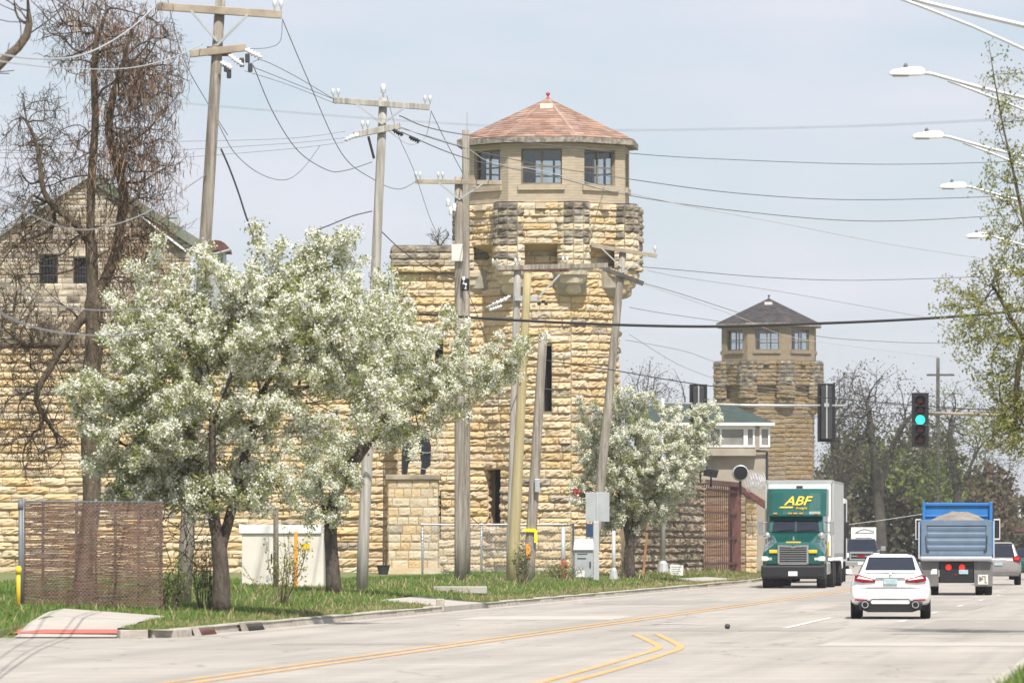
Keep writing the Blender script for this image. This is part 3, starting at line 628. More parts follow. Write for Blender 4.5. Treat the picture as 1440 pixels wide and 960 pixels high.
def guard_post():
    D = 283.; s = S(D); X = lambda px: (px-720)*D/F; zz = lambda py: H+(761-py)*D/F
    r = thing('guard_post', (X(1035), D, .5), 'beige guard post with white framed windows and dark green hipped roof', 'building')
    x0, x1 = X(940), X(1082); y1 = D+5; zt, zs = zz(599), zz(632); m = MB()
    m.box(x0, x1-.15, D+.3, y1, .4, zs-.25, 0); m.box(x0, X(1063), D-.15, y1-.2, zs-.3, zs-.02, 0)
    m.box(x0, x1, D+.02, y1, zs-.02, zs+.12, 0)
    cuts = [X(p) for p in (940, 985, 997, 1011, 1030, 1048, 1062, 1068, 1082)]
    m.box(X(1062), X(1068), D, D+.2, zs, zt, 0); m.box(x0, x1, D, y1, zt-.05, zt+.05, 1)
    m.build('wall', ['stucco', 'white'], r, world=True)
    for (a, b, n) in ((984, 1062, 4), (1068, 1083, 1)):
        f = MB(); za, zb = zs+.12, zt-.05; t = .1
        f.box(X(a), X(b), D-.02, D+.08, za, za+t); f.box(X(a), X(b), D-.02, D+.08, zb-t, zb)
        us = [X(p) for p in ((984, 998, 1030, 1048, 1061) if n == 4 else (1069, 1082))]
        us2 = [X(985.5), X(996), X(998), X(1013.5), X(1047), X(1050), X(1060)] if n == 4 else [X(1069.5), X(1081.5)]
        for u in us2: f.box(u-.05, u+.05, D-.03, D+.07, za, zb)
        o = f.build('window', 'white', r, world=True, bevel=.01)
        g = MB(); g.add([(X(a), D+.05, za), (X(b), D+.05, za), (X(b), D+.05, zb), (X(a), D+.05, zb)], [(0, 1, 2, 3)]); g.build('pane', 'winglass', o, world=True)
    f = MB(); e0, e1 = X(968)-2, X(1089); f.box(e0, e1, D-.35, y1+.3, zt+.03, zt+.17, 1); rz = zz(569); ym = D+2.4
    A, B, C, E = V((e0, D-.33, zt+.17)), V((e1-.02, D-.33, zt+.17)), V((e1-.02, y1+.28, zt+.17)), V((e0, y1+.28, zt+.17)); R0, R1 = V((e0, ym, rz)), V((X(1035), ym, rz))
    f.add([A, B, C, E, R0, R1], [(0, 1, 5, 4), (1, 2, 5), (2, 3, 4, 5), (3, 0, 4)], 0)
    f.build('roof', ['roof_green', 'white'], r, world=True, fix=False)
    d = MB(); d.tube([(X(1079), D+.25, .5), (X(1079), D+.25, zs-.1)], .06, 8); d.build('downpipe', 'iron', r, world=True)
    # camera housing on a rusty post by the gate
    q = P(1041, 672, 272.); c = thing('camera_housing', q, 'white cylindrical camera housing with dark mouth above the iron gate', 'camera')
    h = MB(); h.lathe([(.36, -.5), (.38, -.45), (.38, .5), (.3, .6)], (0, 0, .25), 16, axis='y'); h.build('barrel', 'alu', c, smooth=True)
    h = MB(); h.lathe([(.335, -.525), (.335, -.505)], (0, 0, .25), 16, axis='y'); h.build('lens_opening', 'void', c)
    h = MB(); h.box(-.06, .06, -.06, .06, -.9, -.1); h.build('bracket', 'iron', c)
    rr = random.Random(8); w = MB()
    for i in range(14):
        p0 = P(1052+i*1.6, 677+rr.uniform(-5, 5), 276); ra = .35
        w.tube([p0+V((math.cos(a)*ra*.5, math.sin(a)*ra*.8, math.sin(a)*ra)) for a in np.linspace(0, 6.28, 14)], .013, 4)
    o = w.build('razor_wire_coil', 'galv', None); tag(o, 'bright coiled razor wire beside the white camera housing', 'razor wire')
guard_post()
# ------------------------------------------------------------------ ground, road, kerbs
def ribbon(name, rows, mats, kind='structure', mi=None):
    """rows: list of point lists (same length)"""
    n = len(rows[0]); m = MB()
    for r in rows: m.v.extend(V(p) for p in r)
    for i in range(len(rows)-1):
        for j in range(n-1):
            a = i*n+j; m.f.append((a, a+1, a+1+n, a+n)); m.m.append(mi(i, j) if mi else 0)
    o = m.build(name, mats, None, fix=False); tag(o, kind=kind); return o
def road_mat():
    m, t, o = _nodes('worn_concrete'); N = t.nodes.new; L = t.links.new
    b = N('ShaderNodeBsdfPrincipled'); L(b.outputs[0], o.inputs[0]); b.inputs['Roughness'].default_value = .85; b.inputs['Specular IOR Level'].default_value = .25
    tc = N('ShaderNodeTexCoord'); mp = N('ShaderNodeMapping'); mp.inputs['Rotation'].default_value = (0, 0, math.atan(.121)); L(tc.outputs['Object'], mp.inputs[0])
    def noise(sc, st, det=6, ro=.55):
        k = N('ShaderNodeMapping'); k.inputs['Scale'].default_value = st; L(mp.outputs[0], k.inputs[0]); n = N('ShaderNodeTexNoise'); n.inputs['Scale'].default_value = sc; n.inputs['Detail'].default_value = det; n.inputs['Roughness'].default_value = ro; L(k.outputs[0], n.inputs[0]); return n.outputs[0]
    def ramp(x, a, c, lo=0., hi=1.):
        k = N('ShaderNodeMapRange'); k.inputs[1].default_value = a; k.inputs[2].default_value = c; k.inputs[3].default_value = lo; k.inputs[4].default_value = hi; L(x, k.inputs[0]); return k.outputs[0]
    def mix(f, a, c):
        k = N('ShaderNodeMix'); k.data_type = 'RGBA'; L(f, k.inputs[0])
        for s_, i in ((a, 6), (c, 7)):
            if isinstance(s_, tuple): k.inputs[i].default_value = (*s_, 1)
            else: L(s_, k.inputs[i])
        return k.outputs[2]
    c = mix(ramp(noise(.35, (1, .25, 1)), .3, .7), (.34, .305, .265), (.44, .40, .35))
    c = mix(ramp(noise(1.2, (2.2, .06, 1)), .5, .7, 0, .7), c, (.30, .28, .26))          # tyre-polished streaks along the lanes
    c = mix(ramp(noise(.12, (.5, 1.4, 1)), .56, .66, 0, .5), c, (.48, .435, .38))           # pale repair patches
    c = mix(ramp(noise(9, (1, 1, 1), 8, .7), .54, .72, 0, .75), c, (.24, .215, .19))         # gravelly wear
    w = N('ShaderNodeTexWave'); w.wave_type = 'BANDS'; w.bands_direction = 'Y'; w.inputs['Scale'].default_value = .314/6*3.2; w.inputs['Distortion'].default_value = .25; w.inputs['Detail Scale'].default_value = 2
    L(mp.outputs[0], w.inputs[0]); c = mix(ramp(w.outputs[1], .985, .998, 0, .75), c, (.17, .155, .14))   # transverse joints
    w2 = N('ShaderNodeTexVoronoi'); w2.feature = 'DISTANCE_TO_EDGE'; w2.inputs['Scale'].default_value = .16; k2 = N('ShaderNodeMapping'); k2.inputs['Scale'].default_value = (1, .7, 1)
    nz_ = N('ShaderNodeTexNoise'); nz_.inputs['Scale'].default_value = .7; L(mp.outputs[0], nz_.inputs[0]); ad = N('ShaderNodeVectorMath'); ad.operation = 'MULTIPLY_ADD'; L(nz_.outputs[1], ad.inputs[0]); ad.inputs[1].default_value = (1.6, 1.6, 0); L(mp.outputs[0], ad.inputs[2]); L(ad.outputs[0], k2.inputs[0]); L(k2.outputs[0], w2.inputs[0])
    c = mix(ramp(w2.outputs[0], .007, .0, 0, .8), c, (.13, .12, .11))                         # wandering cracks
    wt = N('ShaderNodeTexWave'); wt.bands_direction = 'X'; wt.inputs['Scale'].default_value = .314/1.75; wt.inputs['Distortion'].default_value = 1.2; wt.inputs['Detail Scale'].default_value = .3; L(mp.outputs[0], wt.inputs[0])
    mm_ = N('ShaderNodeMath'); mm_.operation = 'MULTIPLY'; L(ramp(wt.outputs[1], .45, .95, 0, .5), mm_.inputs[0]); L(ramp(noise(.5, (1, .12, 1)), .35, .65), mm_.inputs[1]); c = mix(mm_.outputs[0], c, (.27, .25, .225))   # wheel tracks
    c = mix(ramp(noise(.9, (1, .5, 1), 3), .64, .70, 0, .45), c, (.22, .205, .19))        # oil and tar blotches
    L(c, b.inputs['Base Color'])
    bp = N('ShaderNodeBump'); bp.inputs['Strength'].default_value = .25; bp.inputs['Distance'].default_value = .02; L(noise(14, (1, 1, 1)), bp.inputs['Height']); L(bp.outputs[0], b.inputs['Normal'])
    return m
M['road'] = road_mat()
M['ground'] = mat('verge_soil', (.12, .15, .05), .95, scale=.8, c2=(.20, .20, .09), bump=.6)
M['earth'] = mat('far_field', (.10, .11, .05), .95, scale=.05, c2=(.15, .14, .08))
M['kerb'] = mat('kerb_concrete', (.36, .32, .27), .9, scale=1.6, c2=(.48, .44, .38), bump=.5, bscale=12, stain=((.25, .215, .175), 1.5, .62))
M['walk'] = mat('pavement_concrete', (.37, .34, .30), .9, scale=1.2, c2=(.47, .43, .38), bump=.3)
M['redstrip'] = mat('red_paving', (.50, .14, .11), .8)
M['yline'] = mat('worn_yellow_marking', (.60, .36, .13), .8, scale=2.2, var=.1, stain=((.44, .37, .28), 1.1, .50))
M['wline'] = mat('worn_white_marking', (.62, .61, .58), .8, scale=2.2, stain=((.42, .38, .33), 1.4, .52))
DS = [10, 40, 60, 75, 90, 98, 103.9, 104.06, 105, 106, 107, 108, 109, 110, 112]+list(range(115, 240, 5))+[240, 260, 280, 300, 340, 400, 500, 600, 800, 1000]
g = MB(); g.add([(-4000, -500, -.12), (4000, -500, -.12), (4000, 9000, -.12), (-4000, 9000, -.12)], [(0, 1, 2, 3)]); tag(g.build('ground', 'earth', None), kind='structure')
ribbon('road', [[(kx(D)-.3+(RW+.6)*t, D, .06*math.sin(math.pi*t)*0) for t in (0, .33, .66, 1)] for D in DS], 'road')
OFF = [.0, .2, .5, .94, .96, 2, 3.09, 3.11, 4, 5.5, 7, 12, 20, 40, 120]
ribbon('verge', [[(kx(D)-d, D, gz(kx(D)-d, D)-.012) for d in reversed(OFF)] for D in DS if D > 104], 'ground')
ribbon('verge', [[(kx(D)+RW+d, D, gz(kx(D)+RW+d, D)-.012) for d in OFF[1:]] for D in DS], 'ground')
ribbon('side_street', [[(kx(D)-60, D, -.004), (kx(D)-.2, D, -.004)] for D in (10, 40, 60, 80, 104.1)], 'road')
def kerb(D0, D1, side, wob=.03, seed=1):
    rr = random.Random(seed); m = MB(); D = D0
    while D < D1-.01:
        L_ = min(rr.uniform(2.2, 3.2), D1-D); a, b = D, D+L_-.012; dz = rr.uniform(-wob, wob)*.5; dx = rr.uniform(-wob, wob)*.4
        def q(d, o, z): x = kx(d)+(RW if side > 0 else 0)+side*o+dx; return (x, d, z)
        m.hexa([q(a, -.02, -.05), q(b, -.02, -.05), q(b, .24, -.05), q(a, .24, -.05)], [q(a, .03, .15+dz), q(b, .03, .15+dz), q(b, .24, .15+dz), q(a, .24, .15+dz)])
        D += L_
    o = m.build('kerb', 'kerb', None, bevel=.025); tag(o, kind='structure')
kerb(105.3, 142, -1, seed=3); kerb(150, 300, -1, seed=4); kerb(40, 260, 1, seed=5)
def kerb_path(pts, z=.15):
    m = MB()
    for i in range(len(pts)-1):
        a, b = V((*pts[i], 0)), V((*pts[i+1], 0)); t = (b-a).normalized(); n = V((-t.y, t.x, 0)); a = a-t*.0; m.hexa([a-Z*.05, b-Z*.05, b+n*.22-Z*.05, a+n*.22-Z*.05], [a+Z*z+n*.03, b+Z*z+n*.03, b+n*.22+Z*z, a+n*.22+Z*z])
    o = m.build('kerb', 'kerb', None, bevel=.02); tag(o, kind='structure')
K0 = kx(104)
kerb_path([(kx(105.3), 105.3), (kx(104.8)-.12, 104.75), (K0-.45, 104.25), (K0-.95, 104.05)]); kerb_path([(K0-3.1, 104.03), (K0-12, 104.03)])
# gutter slabs beside the kerb
ribbon('gutter', [[(kx(D)-.02, D, .004), (kx(D)+.5, D, .004)] for D in range(106, 300, 4)], 'kerb')
# pavement ramp with red tactile strip
def quad(name, pts, m, z=None, kind='structure', th=.0):
    b = MB(); b.add(pts, [tuple(range(len(pts)))]); o = b.build(name, m, None); tag(o, kind=kind); return o
def gp(px, D, dz=.01): p = G(px, D, dz); return p
rows = []
for i in range(13):
    t = i/12; D = 103.98+t*9.5; lo = .96+.75*t; hi = 2.8+1.0*t
    rows.append([(kx(D)-(hi+(lo-hi)*s/4), D+(0 if i else 0), gz(kx(D)-(hi+(lo-hi)*s/4), D)*(1 if i else 0)+.018+.004*i/12) for s in range(5)])
ribbon('pavement', rows, 'walk')
ribbon('pavement_strip', [[(kx(D)-3.06, D, gz(kx(D)-2, D)+.034), (kx(D)-.98, D, gz(kx(D)-2, D)+.034)] for D in (104.6, 105.5)], 'redstrip')
# drive apron by the poles, with a stub of kerb
b = MB(); b.hexa([(kx(142), 142, -.02), (kx(150), 150, -.02), (kx(150)-1.8, 150, .1), (kx(142)-1.6, 142, .1)], [(kx(142), 142, .155), (kx(150), 150, .155), (kx(150)-1.8, 150, .32), (kx(142)-1.6, 142, .31)]); tag(b.build('driveway', 'walk', None, bevel=.02), kind='structure')
b = MB(); b.box(kx(142)-.2, kx(142)+.0, 141.6, 141.95, 0, .34); o = b.build('marker_stub', 'kerb', None, bevel=.03); tag(o, 'short broken concrete stub at the end of the kerb beside the drive apron', 'concrete stub')
b = MB(); p = G(640, 160); b.box(p.x-.6, p.x+.9, 159.5, 160.6, .3, .50); o = b.build('concrete_slab', 'walk', None, bevel=.02); tag(o, 'small pale concrete slab in the grass before the brown utility pole', 'slab')
b = MB(); p = G(990, 240); b.hexa([(kx(222)-.8, 222, .1), (kx(236)-.4, 236, .1), (kx(236)-1.6, 236, .1), (kx(222)-2.0, 222, .1)], [(kx(222)-.8, 222, .22), (kx(236)-.4, 236, .22), (kx(236)-1.6, 236, .3), (kx(222)-2.0, 222, .3)]); o = b.build('pavement_slab', 'walk', None, bevel=.02); tag(o, kind='structure')
# storm drains in the kerb face
for D, lab, mt, w in ((107.2, 'rusty storm drain inlet in the kerb beside the pavement ramp', 'kerb', .8), (112.5, 'dark iron drain grate set in the kerb below the first blossom tree', 'wood_grey', .95)):
    r = thing('storm_drain', (kx(D), D, 0), lab, 'drain'); b = MB()
    b.hexa([(-.03, -w, -.02), (.10, -w, -.02), (.10+.121*2*w, w, -.02), (-.03+.121*2*w, w, -.02)], [(-.1, -w, .17), (.02, -w, .17), (.02+.121*2*w, w, .17), (-.1+.121*2*w, w, .17)]); b.build('hood', mt, r)
    for i in range(9):
        g2 = MB(); y = -w+2*w*(i+.5)/9; x = .121*(y+w); g2.hexa([(x+.10, y-.05, .01), (x+.115, y-.05, .01), (x+.115, y+.05, .01), (x+.10, y+.05, .01)], [(x+.025, y-.05, .15), (x+.04, y-.05, .15), (x+.04, y+.05, .15), (x+.025, y+.05, .15)])
        g2.build('grate_bar', 'rustred' if D < 110 else 'black', r)
# markings
def strip(name, pts, w, m, z=.008, dash=None):
    """pts: (X, D); strip of width w across X"""
    rows = []; 
    for i, (x, d) in enumerate(pts):
        a = pts[max(0, i-1)]; c = pts[min(len(pts)-1, i+1)]; t = V((c[0]-a[0], c[1]-a[1], 0)).normalized(); n = V((t.y, -t.x, 0)); k = 1
        rows.append([V((x, d, z))-n*w/2, V((x, d, z))+n*w/2])
    o = ribbon(name, rows, m); return o
def pxg(px, py): D = H*F/(py-HY); return ((px-720)*D/F, D)
M['patch'] = mat('repair_patch', (.27, .245, .22), .9, scale=1.5, c2=(.36, .33, .29), bump=.4, stain=((.2, .18, .165), 2, .6)); M['patch_pale'] = mat('pale_repair_patch', (.43, .39, .345), .9, scale=1.5, c2=(.5, .455, .40), bump=.3)
for (o0, o1, d0, d1, m_) in ((7.2, 11.6, 112, 116, 'patch'), (2.0, 5.6, 128, 134, 'patch_pale'), (9, 13, 146, 156, 'patch'), (1.2, 4.6, 160, 170, 'patch'), (12.4, 16, 96, 99.5, 'patch_pale'), (13, 16.2, 108, 128, 'patch'), (6.6, 9.2, 168, 190, 'patch'), (3, 6, 97, 99, 'patch')):
    ribbon('road_patch', [[(kx(d_)+o0, d_, .004), (kx(d_)+o1, d_, .004)] for d_ in np.linspace(d0, d1, 4)], m_)
for off in (0, .36):
    strip('centre_line', [(kx(D)+6.0+off+(.0), D) for D in range(60, 215, 5)], .13, 'yline')
def curve(pts, k=6):
    out = []
    for i in range(len(pts)-1):
        p0, p1, p2, p3 = [np.array(pts[min(max(j, 0), len(pts)-1)]) for j in (i-1, i, i+1, i+2)]
        for s in range(k): t = s/k; out.append(tuple(.5*(2*p1+(p2-p0)*t+(2*p0-5*p1+4*p2-p3)*t*t+(3*p1-p0-3*p2+p3)*t**3)))
    return out+[pts[-1]]
strip('bay_line', curve([pxg(720, 972), pxg(765, 958), pxg(830, 940), pxg(900, 920), pxg(926, 911), pxg(917, 903), pxg(893, 892)]), .13, 'yline')
strip('bay_line', curve([pxg(757, 972), pxg(800, 959), pxg(862, 942), pxg(930, 921), pxg(956, 911), pxg(946, 902), pxg(923, 891)]), .13, 'yline')
for D0 in (124, 139, 154, 169, 184): strip('lane_line', [(kx(d)+12.3, d) for d in (D0, D0+1.5, D0+3)], .12, 'wline')
strip('lane_line', [pxg(1104, 883), pxg(1138, 875), pxg(1170, 868)], .14, 'wline')
strip('stop_line', [pxg(912, 876), pxg(952, 877), pxg(992, 878)], .35, 'wline')
# dark litter on the road
b = MB(); b.lathe([(.015, 0), (.045, .015), (.058, .055), (.045, .095), (.015, .11)], (0, 0, 0), 10); x, d = pxg(1023, 884); b.v = [v+V((x, d, 0)) for v in b.v]
o = b.build('rubber_ball', 'iron', None, smooth=True); tag(o, 'small dark ball lying on the open road', 'ball')

# ------------------------------------------------------------------ grass blades on the verges (one mass nobody could count)
def blades(name, n, seed, fpos, hmin, hmax, m):
    rng = np.random.default_rng(seed); x, d, hs = fpos(rng, n); n = len(x)
    z = np.array([gz(a, b) for a, b in zip(x, d)])-.02
    h = rng.uniform(hmin, hmax, n)*hs; w = h*.05+.005*(d/100); a = rng.uniform(0, 6.28, n); lx, ly = rng.normal(0, .35, n)*h, rng.normal(0, .35, n)*h
    ca, sa = np.cos(a)*w, np.sin(a)*w*.3
    b0 = np.stack([x-ca, d-sa, z], 1); b1 = np.stack([x+ca, d+sa, z], 1); m0 = np.stack([x-ca*.7+lx*.35, d-sa+ly*.35, z+h*.6], 1); m1 = np.stack([x+ca*.7+lx*.35, d+sa+ly*.35, z+h*.6], 1); t = np.stack([x+lx, d+ly, z+h], 1)
    vs = np.stack([b0, b1, m1, m0, t], 1).reshape(-1, 3); i = np.arange(n)*5
    fs = np.stack([np.stack([i, i+1, i+2, i+3], 1), np.stack([i+3, i+2, i+4, i+4], 1)], 1).reshape(-1, 4)
    tri = fs.copy(); tri[1::2, 3] = tri[1::2, 2]
    # triangles only
    f3 = np.concatenate([np.stack([i, i+1, i+2], 1), np.stack([i, i+2, i+3], 1), np.stack([i+3, i+2, i+4], 1)])
    o = fast(name, vs, f3, m); tag(o, kind='stuff'); return o
def fl(lo, hi, dmax=9, rag=0., p=1.0):
    def f(rng, n):
        d = lo+(hi-lo)*rng.random(n)**p; off = .22+(dmax-.22)*rng.random(n)**1.3; kxa = np.interp(d, [a for a, b in KL], [b for a, b in KL]); x = kxa-off
        ok = (d > 104.3) & ~((d < 114) & (off > .9+.079*(d-104)) & (off < 2.86+.105*(d-104))) & ~((d > 141.5) & (d < 150.5) & (off < 1.9)) & ~((d > 221) & (d < 237) & (off > .4) & (off < 2.1))
        cl = np.sin(x*2.1+d*.7)*np.sin(d*1.3-x*.9); hs = .75+.35*cl+.25*rng.random(n); hs = hs*np.interp(off, [0, .6, 2], [.45, .8, 1.1])
        return x[ok], d[ok], hs[ok]
    return f
blades('grass', 300000, 1, fl(103, 270, 8.5, p=1.2), .05, .135, 'grass')
blades('grass', 50000, 5, fl(104, 180, 17, p=1.), .06, .16, 'grass')
blades('dry_grass', 7000, 2, fl(103, 260, 6), .10, .26, 'dry_grass')
def fr(rng, n):
    d = rng.uniform(60, 130, n); off = .25+4*rng.random(n); x = np.interp(d, [a for a, b in KL], [b for a, b in KL])+RW+off; return x, d, np.ones(n)
blades('grass', 14000, 3, fr, .06, .2, 'grass')
blades('dry_grass', 9000, 6, fl(105, 260, .75), .08, .22, 'dry_grass')
# ------------------------------------------------------------------ trees
class Skel: pass
def skeleton(trunks, targets, r0, rtip, rng, step=.45, jit=.05, turn=.9, sag=0., hug=.4):
    """trunk polylines, then every target joined to the nearest fitting node by a bent limb"""
    pos, par, dr = [], [], []
    def addn(p, q):
        pos.append(np.array(p, float)); par.append(q)
        d = pos[-1]-pos[q] if q >= 0 else np.array((0, 0, 1.)); dr.append(d/(np.linalg.norm(d)+1e-9)); return len(pos)-1
    cap = 200000; n1 = 0
    for t in trunks:
        if pos and t[0] is not None and len(pos) > 0 and isinstance(t[0], float): last = int(t[0]*n1); pts = t[1:]
        else: last = addn(t[0], -1); pts = t[1:]
        prev = pos[last]
        for p in pts:
            p = np.array(p, float); L_ = np.linalg.norm(p-prev); k = max(1, int(L_/step))
            for i in range(1, k+1):
                q = prev+(p-prev)*i/k+(rng.normal(0, jit*.5, 3) if i < k else 0); last = addn(q, last)
            prev = p
        if n1 == 0: n1 = len(pos)-1
    nt_ = len(pos); base_free = int(nt_*0)
    targets = np.array(targets); c = np.mean(targets, 0)
    ref = np.array(pos[nt_-1]); A0 = np.array(pos); order = np.argsort(np.min(np.linalg.norm(targets[:, None, :]-A0[None], axis=2), axis=1)*rng.uniform(.75, 1.25, len(targets)))
    A = np.zeros((cap, 3)); Dd = np.zeros((cap, 3)); n = nt_; A[:n] = pos; Dd[:n] = dr; hmin = np.min(targets[:, 2])
    lowok = np.ones(cap, bool); lowok[:n] = np.array([p[2] for p in pos]) > pos[0][2]+(np.max([p[2] for p in pos])-pos[0][2])*.45
    for ti in order:
        t = targets[ti]; d = t-A[:n]; L_ = np.linalg.norm(d, axis=1)+1e-6; cosv = (d*Dd[:n]).sum(1)/L_
        cost = L_*(1+turn*(1-cosv))+np.where(lowok[:n], 0, 1e3); i = int(np.argmin(cost)); l = L_[i]
        k = max(1, int(l/step)); p0 = A[i]; h = Dd[i]*l*hug; last = i
        for s in range(1, k+1):
            u = s/k; q = (1-u)**2*p0+2*u*(1-u)*(p0+h)+u*u*t+(rng.normal(0, jit, 3) if s < k else 0); q[2] -= sag*u*u*l
            j = addn(q, last); A[j] = q; Dd[j] = dr[j]; n = j+1; last = j
    N_ = len(pos); cnt = np.zeros(N_); ch = [[] for _ in range(N_)]
    for i in range(N_):
        if par[i] >= 0: ch[par[i]].append(i)
    for i in range(N_-1, -1, -1):
        if not ch[i]: cnt[i] = 1
        if par[i] >= 0: cnt[par[i]] += cnt[i]
    ex = math.log(r0/rtip)/math.log(max(cnt[0], 3)); s = Skel(); Q = A[:N_].copy(); pa = np.array([max(p, 0) for p in par]); mc = np.array([max(ch[i], key=lambda q: cnt[q]) if ch[i] else -1 for i in range(N_)]); ok = (mc >= 0) & (np.array(par) >= 0)
    for _ in range(3): Q2 = .5*Q+.25*(Q[pa]+Q[mc]); Q[ok] = Q2[ok]
    s.pos = Q; s.par = par; s.cnt = cnt; s.ch = ch; s.rad = rtip*cnt**ex; s.dir = Dd[:N_]; return s
def skel_mesh(s, mb, flare=.25):
    starts = [i for i in range(len(s.pos)) if s.par[i] < 0]; st = [(i, None) for i in starts]
    while st:
        i, p = st.pop(); chain = ([p] if p is not None else [])+[i]
        while s.ch[chain[-1]]:
            c = sorted(s.ch[chain[-1]], key=lambda a: -s.cnt[a]); 
            for o in c[1:]: st.append((o, chain[-1]))
            chain.append(c[0])
        r = [s.rad[j] for j in chain]
        if p is not None: r[0] = min(r[0], r[1]*1.25)
        else:
            for q in range(min(3, len(r))): r[q] *= 1+flare*(1-q/3)
        mx = max(r); mb.tube([s.pos[j] for j in chain], r, 10 if mx > .12 else 6 if mx > .03 else 4 if mx > .012 else 3, cap=mx > .03)
def ell(px, py, D, rx, ry, n, rng, dz=None, shell=.5):
    """points in an ellipsoid whose half axes are given in photo pixels at distance D; depth half axis dz metres"""
    u = rng.normal(size=(n, 3)); u /= np.linalg.norm(u, axis=1)[:, None]; u *= (rng.random(n)**shell)[:, None]
    c = P(px, py, D); s = S(D); dz = dz if dz is not None else min(rx, ry)/s*.9
    return np.array(c)+u*np.array((rx/s, dz, ry/s))
def cloud(C, size, rng, jitter=.35, aspect=1., up=None):
    """one small four-cornered leaf or petal per centre"""
    n = len(C); a = rng.normal(size=(n, 3)); 
    if up is not None: a = a*.6+np.array(up)
    a /= np.linalg.norm(a, axis=1)[:, None]; b = rng.normal(size=(n, 3)); b -= a*(a*b).sum(1)[:, None]; b /= np.linalg.norm(b, axis=1)[:, None]; c = np.cross(a, b)
    s = size*(1+rng.uniform(-jitter, jitter, n))[:, None]; b = b*s*.5; c = c*s*.5*aspect
    vs = np.stack([C+b, C+c+b*.15, C-b, C-c+b*.15], 1).reshape(-1, 3); i = np.arange(n)*4
    return vs, np.stack([i, i+1, i+2, i+3], 1)
def tips(s, mx): return np.array([i for i in range(len(s.pos)) if s.cnt[i] <= mx])
def blossom_tree(label, base, trunks, ells, ntar, r0, ncl, seed, petal=.055, dense=1., gaps=None):
    rng = np.random.default_rng(seed); r = thing('blossom_tree', base, label, 'tree', 'white blossom trees on the verge')
    tg = np.concatenate([ell(*e[:5], max(3, int(ntar*e[5])), rng, e[6] if len(e) > 6 else None, .42) for e in ells])
    cen = tg.mean(0); k = rng.choice(len(tg), int(len(tg)*.45)); ov = tg[k]-cen; ov /= np.linalg.norm(ov, axis=1)[:, None]
    sp = ov*.6+np.array((.28, 0, .7))+rng.normal(0, .16, (len(k), 3)); tg[:, 2] -= .12; tg = np.concatenate([tg, tg[k]+sp*rng.uniform(.35, 1.05, len(k))[:, None]])
    sk = skeleton(trunks, tg, r0, .006, rng, .28, .035)
    m = MB(); skel_mesh(sk, m); m.build('trunk', 'bark', r, world=True, smooth=True, fix=False)
    ti = tips(sk, 3); ncl = int(ncl*1.55); tb = ti[rng.random(len(ti)) < .88]; w = rng.choice(tb, ncl); C = sk.pos[w]+rng.normal(0, .07, (ncl, 3))
    cl = np.repeat(C, 9, 0)+rng.normal(0, .036, (ncl*9, 3)); v, f = cloud(cl, petal*.86, rng, .3, .9, up=(.15, -.45, .45)); fast('blossom', v, f, 'petal', r)
    k = int(ncl*3.4); w = rng.choice(ti, k); L = sk.pos[w]+rng.normal(0, .10, (k, 3)); v, f = cloud(L, .08, rng, .35, .55); fast('foliage', v, f, 'leaf', r)
    return r
def pt(px, D): return tuple(G(px, D))
D1 = 118.5
b = G(310, D1)
blossom_tree('large white blossom tree with forked trunk beside the brown slatted fence', b,
    [[tuple(b), P(312, 800, D1), P(306, 755, D1), P(296, 700, D1), P(285, 650, D1), P(270, 600, D1)], [.44, P(330, 700, D1+.2), P(345, 640, D1+.3), P(365, 570, D1+.4)], [.62, P(298, 620, D1-.4), P(310, 560, D1-.5)]],
    [(300, 540, D1, 135, 130, .30), (205, 575, D1, 100, 100, .2), (395, 492, D1+.3, 108, 112, .24), (215, 462, D1, 45, 48, .06), (428, 398, D1+.5, 50, 40, .06), (330, 432, D1, 75, 55, .08), (470, 520, D1+.5, 80, 110, .1), (190, 645, D1, 60, 45, .05), (315, 682, D1, 105, 42, .11), (210, 680, D1, 70, 38, .08)], 640, .17, 14000, 21)
D2 = 146.
b = G(470, D2)
blossom_tree('leaning white blossom tree with open lower branches before the white metal enclosure', b,
    [[tuple(b), P(467, 780, D2), P(462, 735, D2), P(470, 690, D2), P(488, 650, D2)], [.48, P(450, 690, D2), P(448, 640, D2)], [.8, P(520, 615, D2+.3), P(560, 570, D2+.4)]],
    [(520, 478, D2, 80, 68, .25), (588, 520, D2, 70, 50, .18), (650, 530, D2, 75, 34, .11), (590, 565, D2, 66, 46, .12), (455, 660, D2-.4, 60, 80, .2), (530, 590, D2, 75, 66, .12), (690, 518, D2, 38, 26, .03), (495, 425, D2, 45, 32, .05)], 470, .17, 5600, 22)
D3 = 215.
b = G(885, D3)
blossom_tree('small round white blossom tree beside the grey traffic cabinet', b,
    [[tuple(b), P(884, 780, D3), P(888, 745, D3), P(894, 710, D3), P(898, 670, D3)], [.4, P(875, 700, D3), P(862, 670, D3)], [.55, P(915, 700, D3), P(935, 660, D3)]],
    [(893, 664, D3, 82, 70, .55), (858, 632, D3, 48, 48, .18), (940, 634, D3, 48, 46, .15), (885, 596, D3, 40, 26, .08), (880, 712, D3, 62, 32, .16), (965, 610, D3, 30, 22, .05), (820, 690, D3, 18, 35, .03)], 420, .2, 9000, 23, petal=.066)

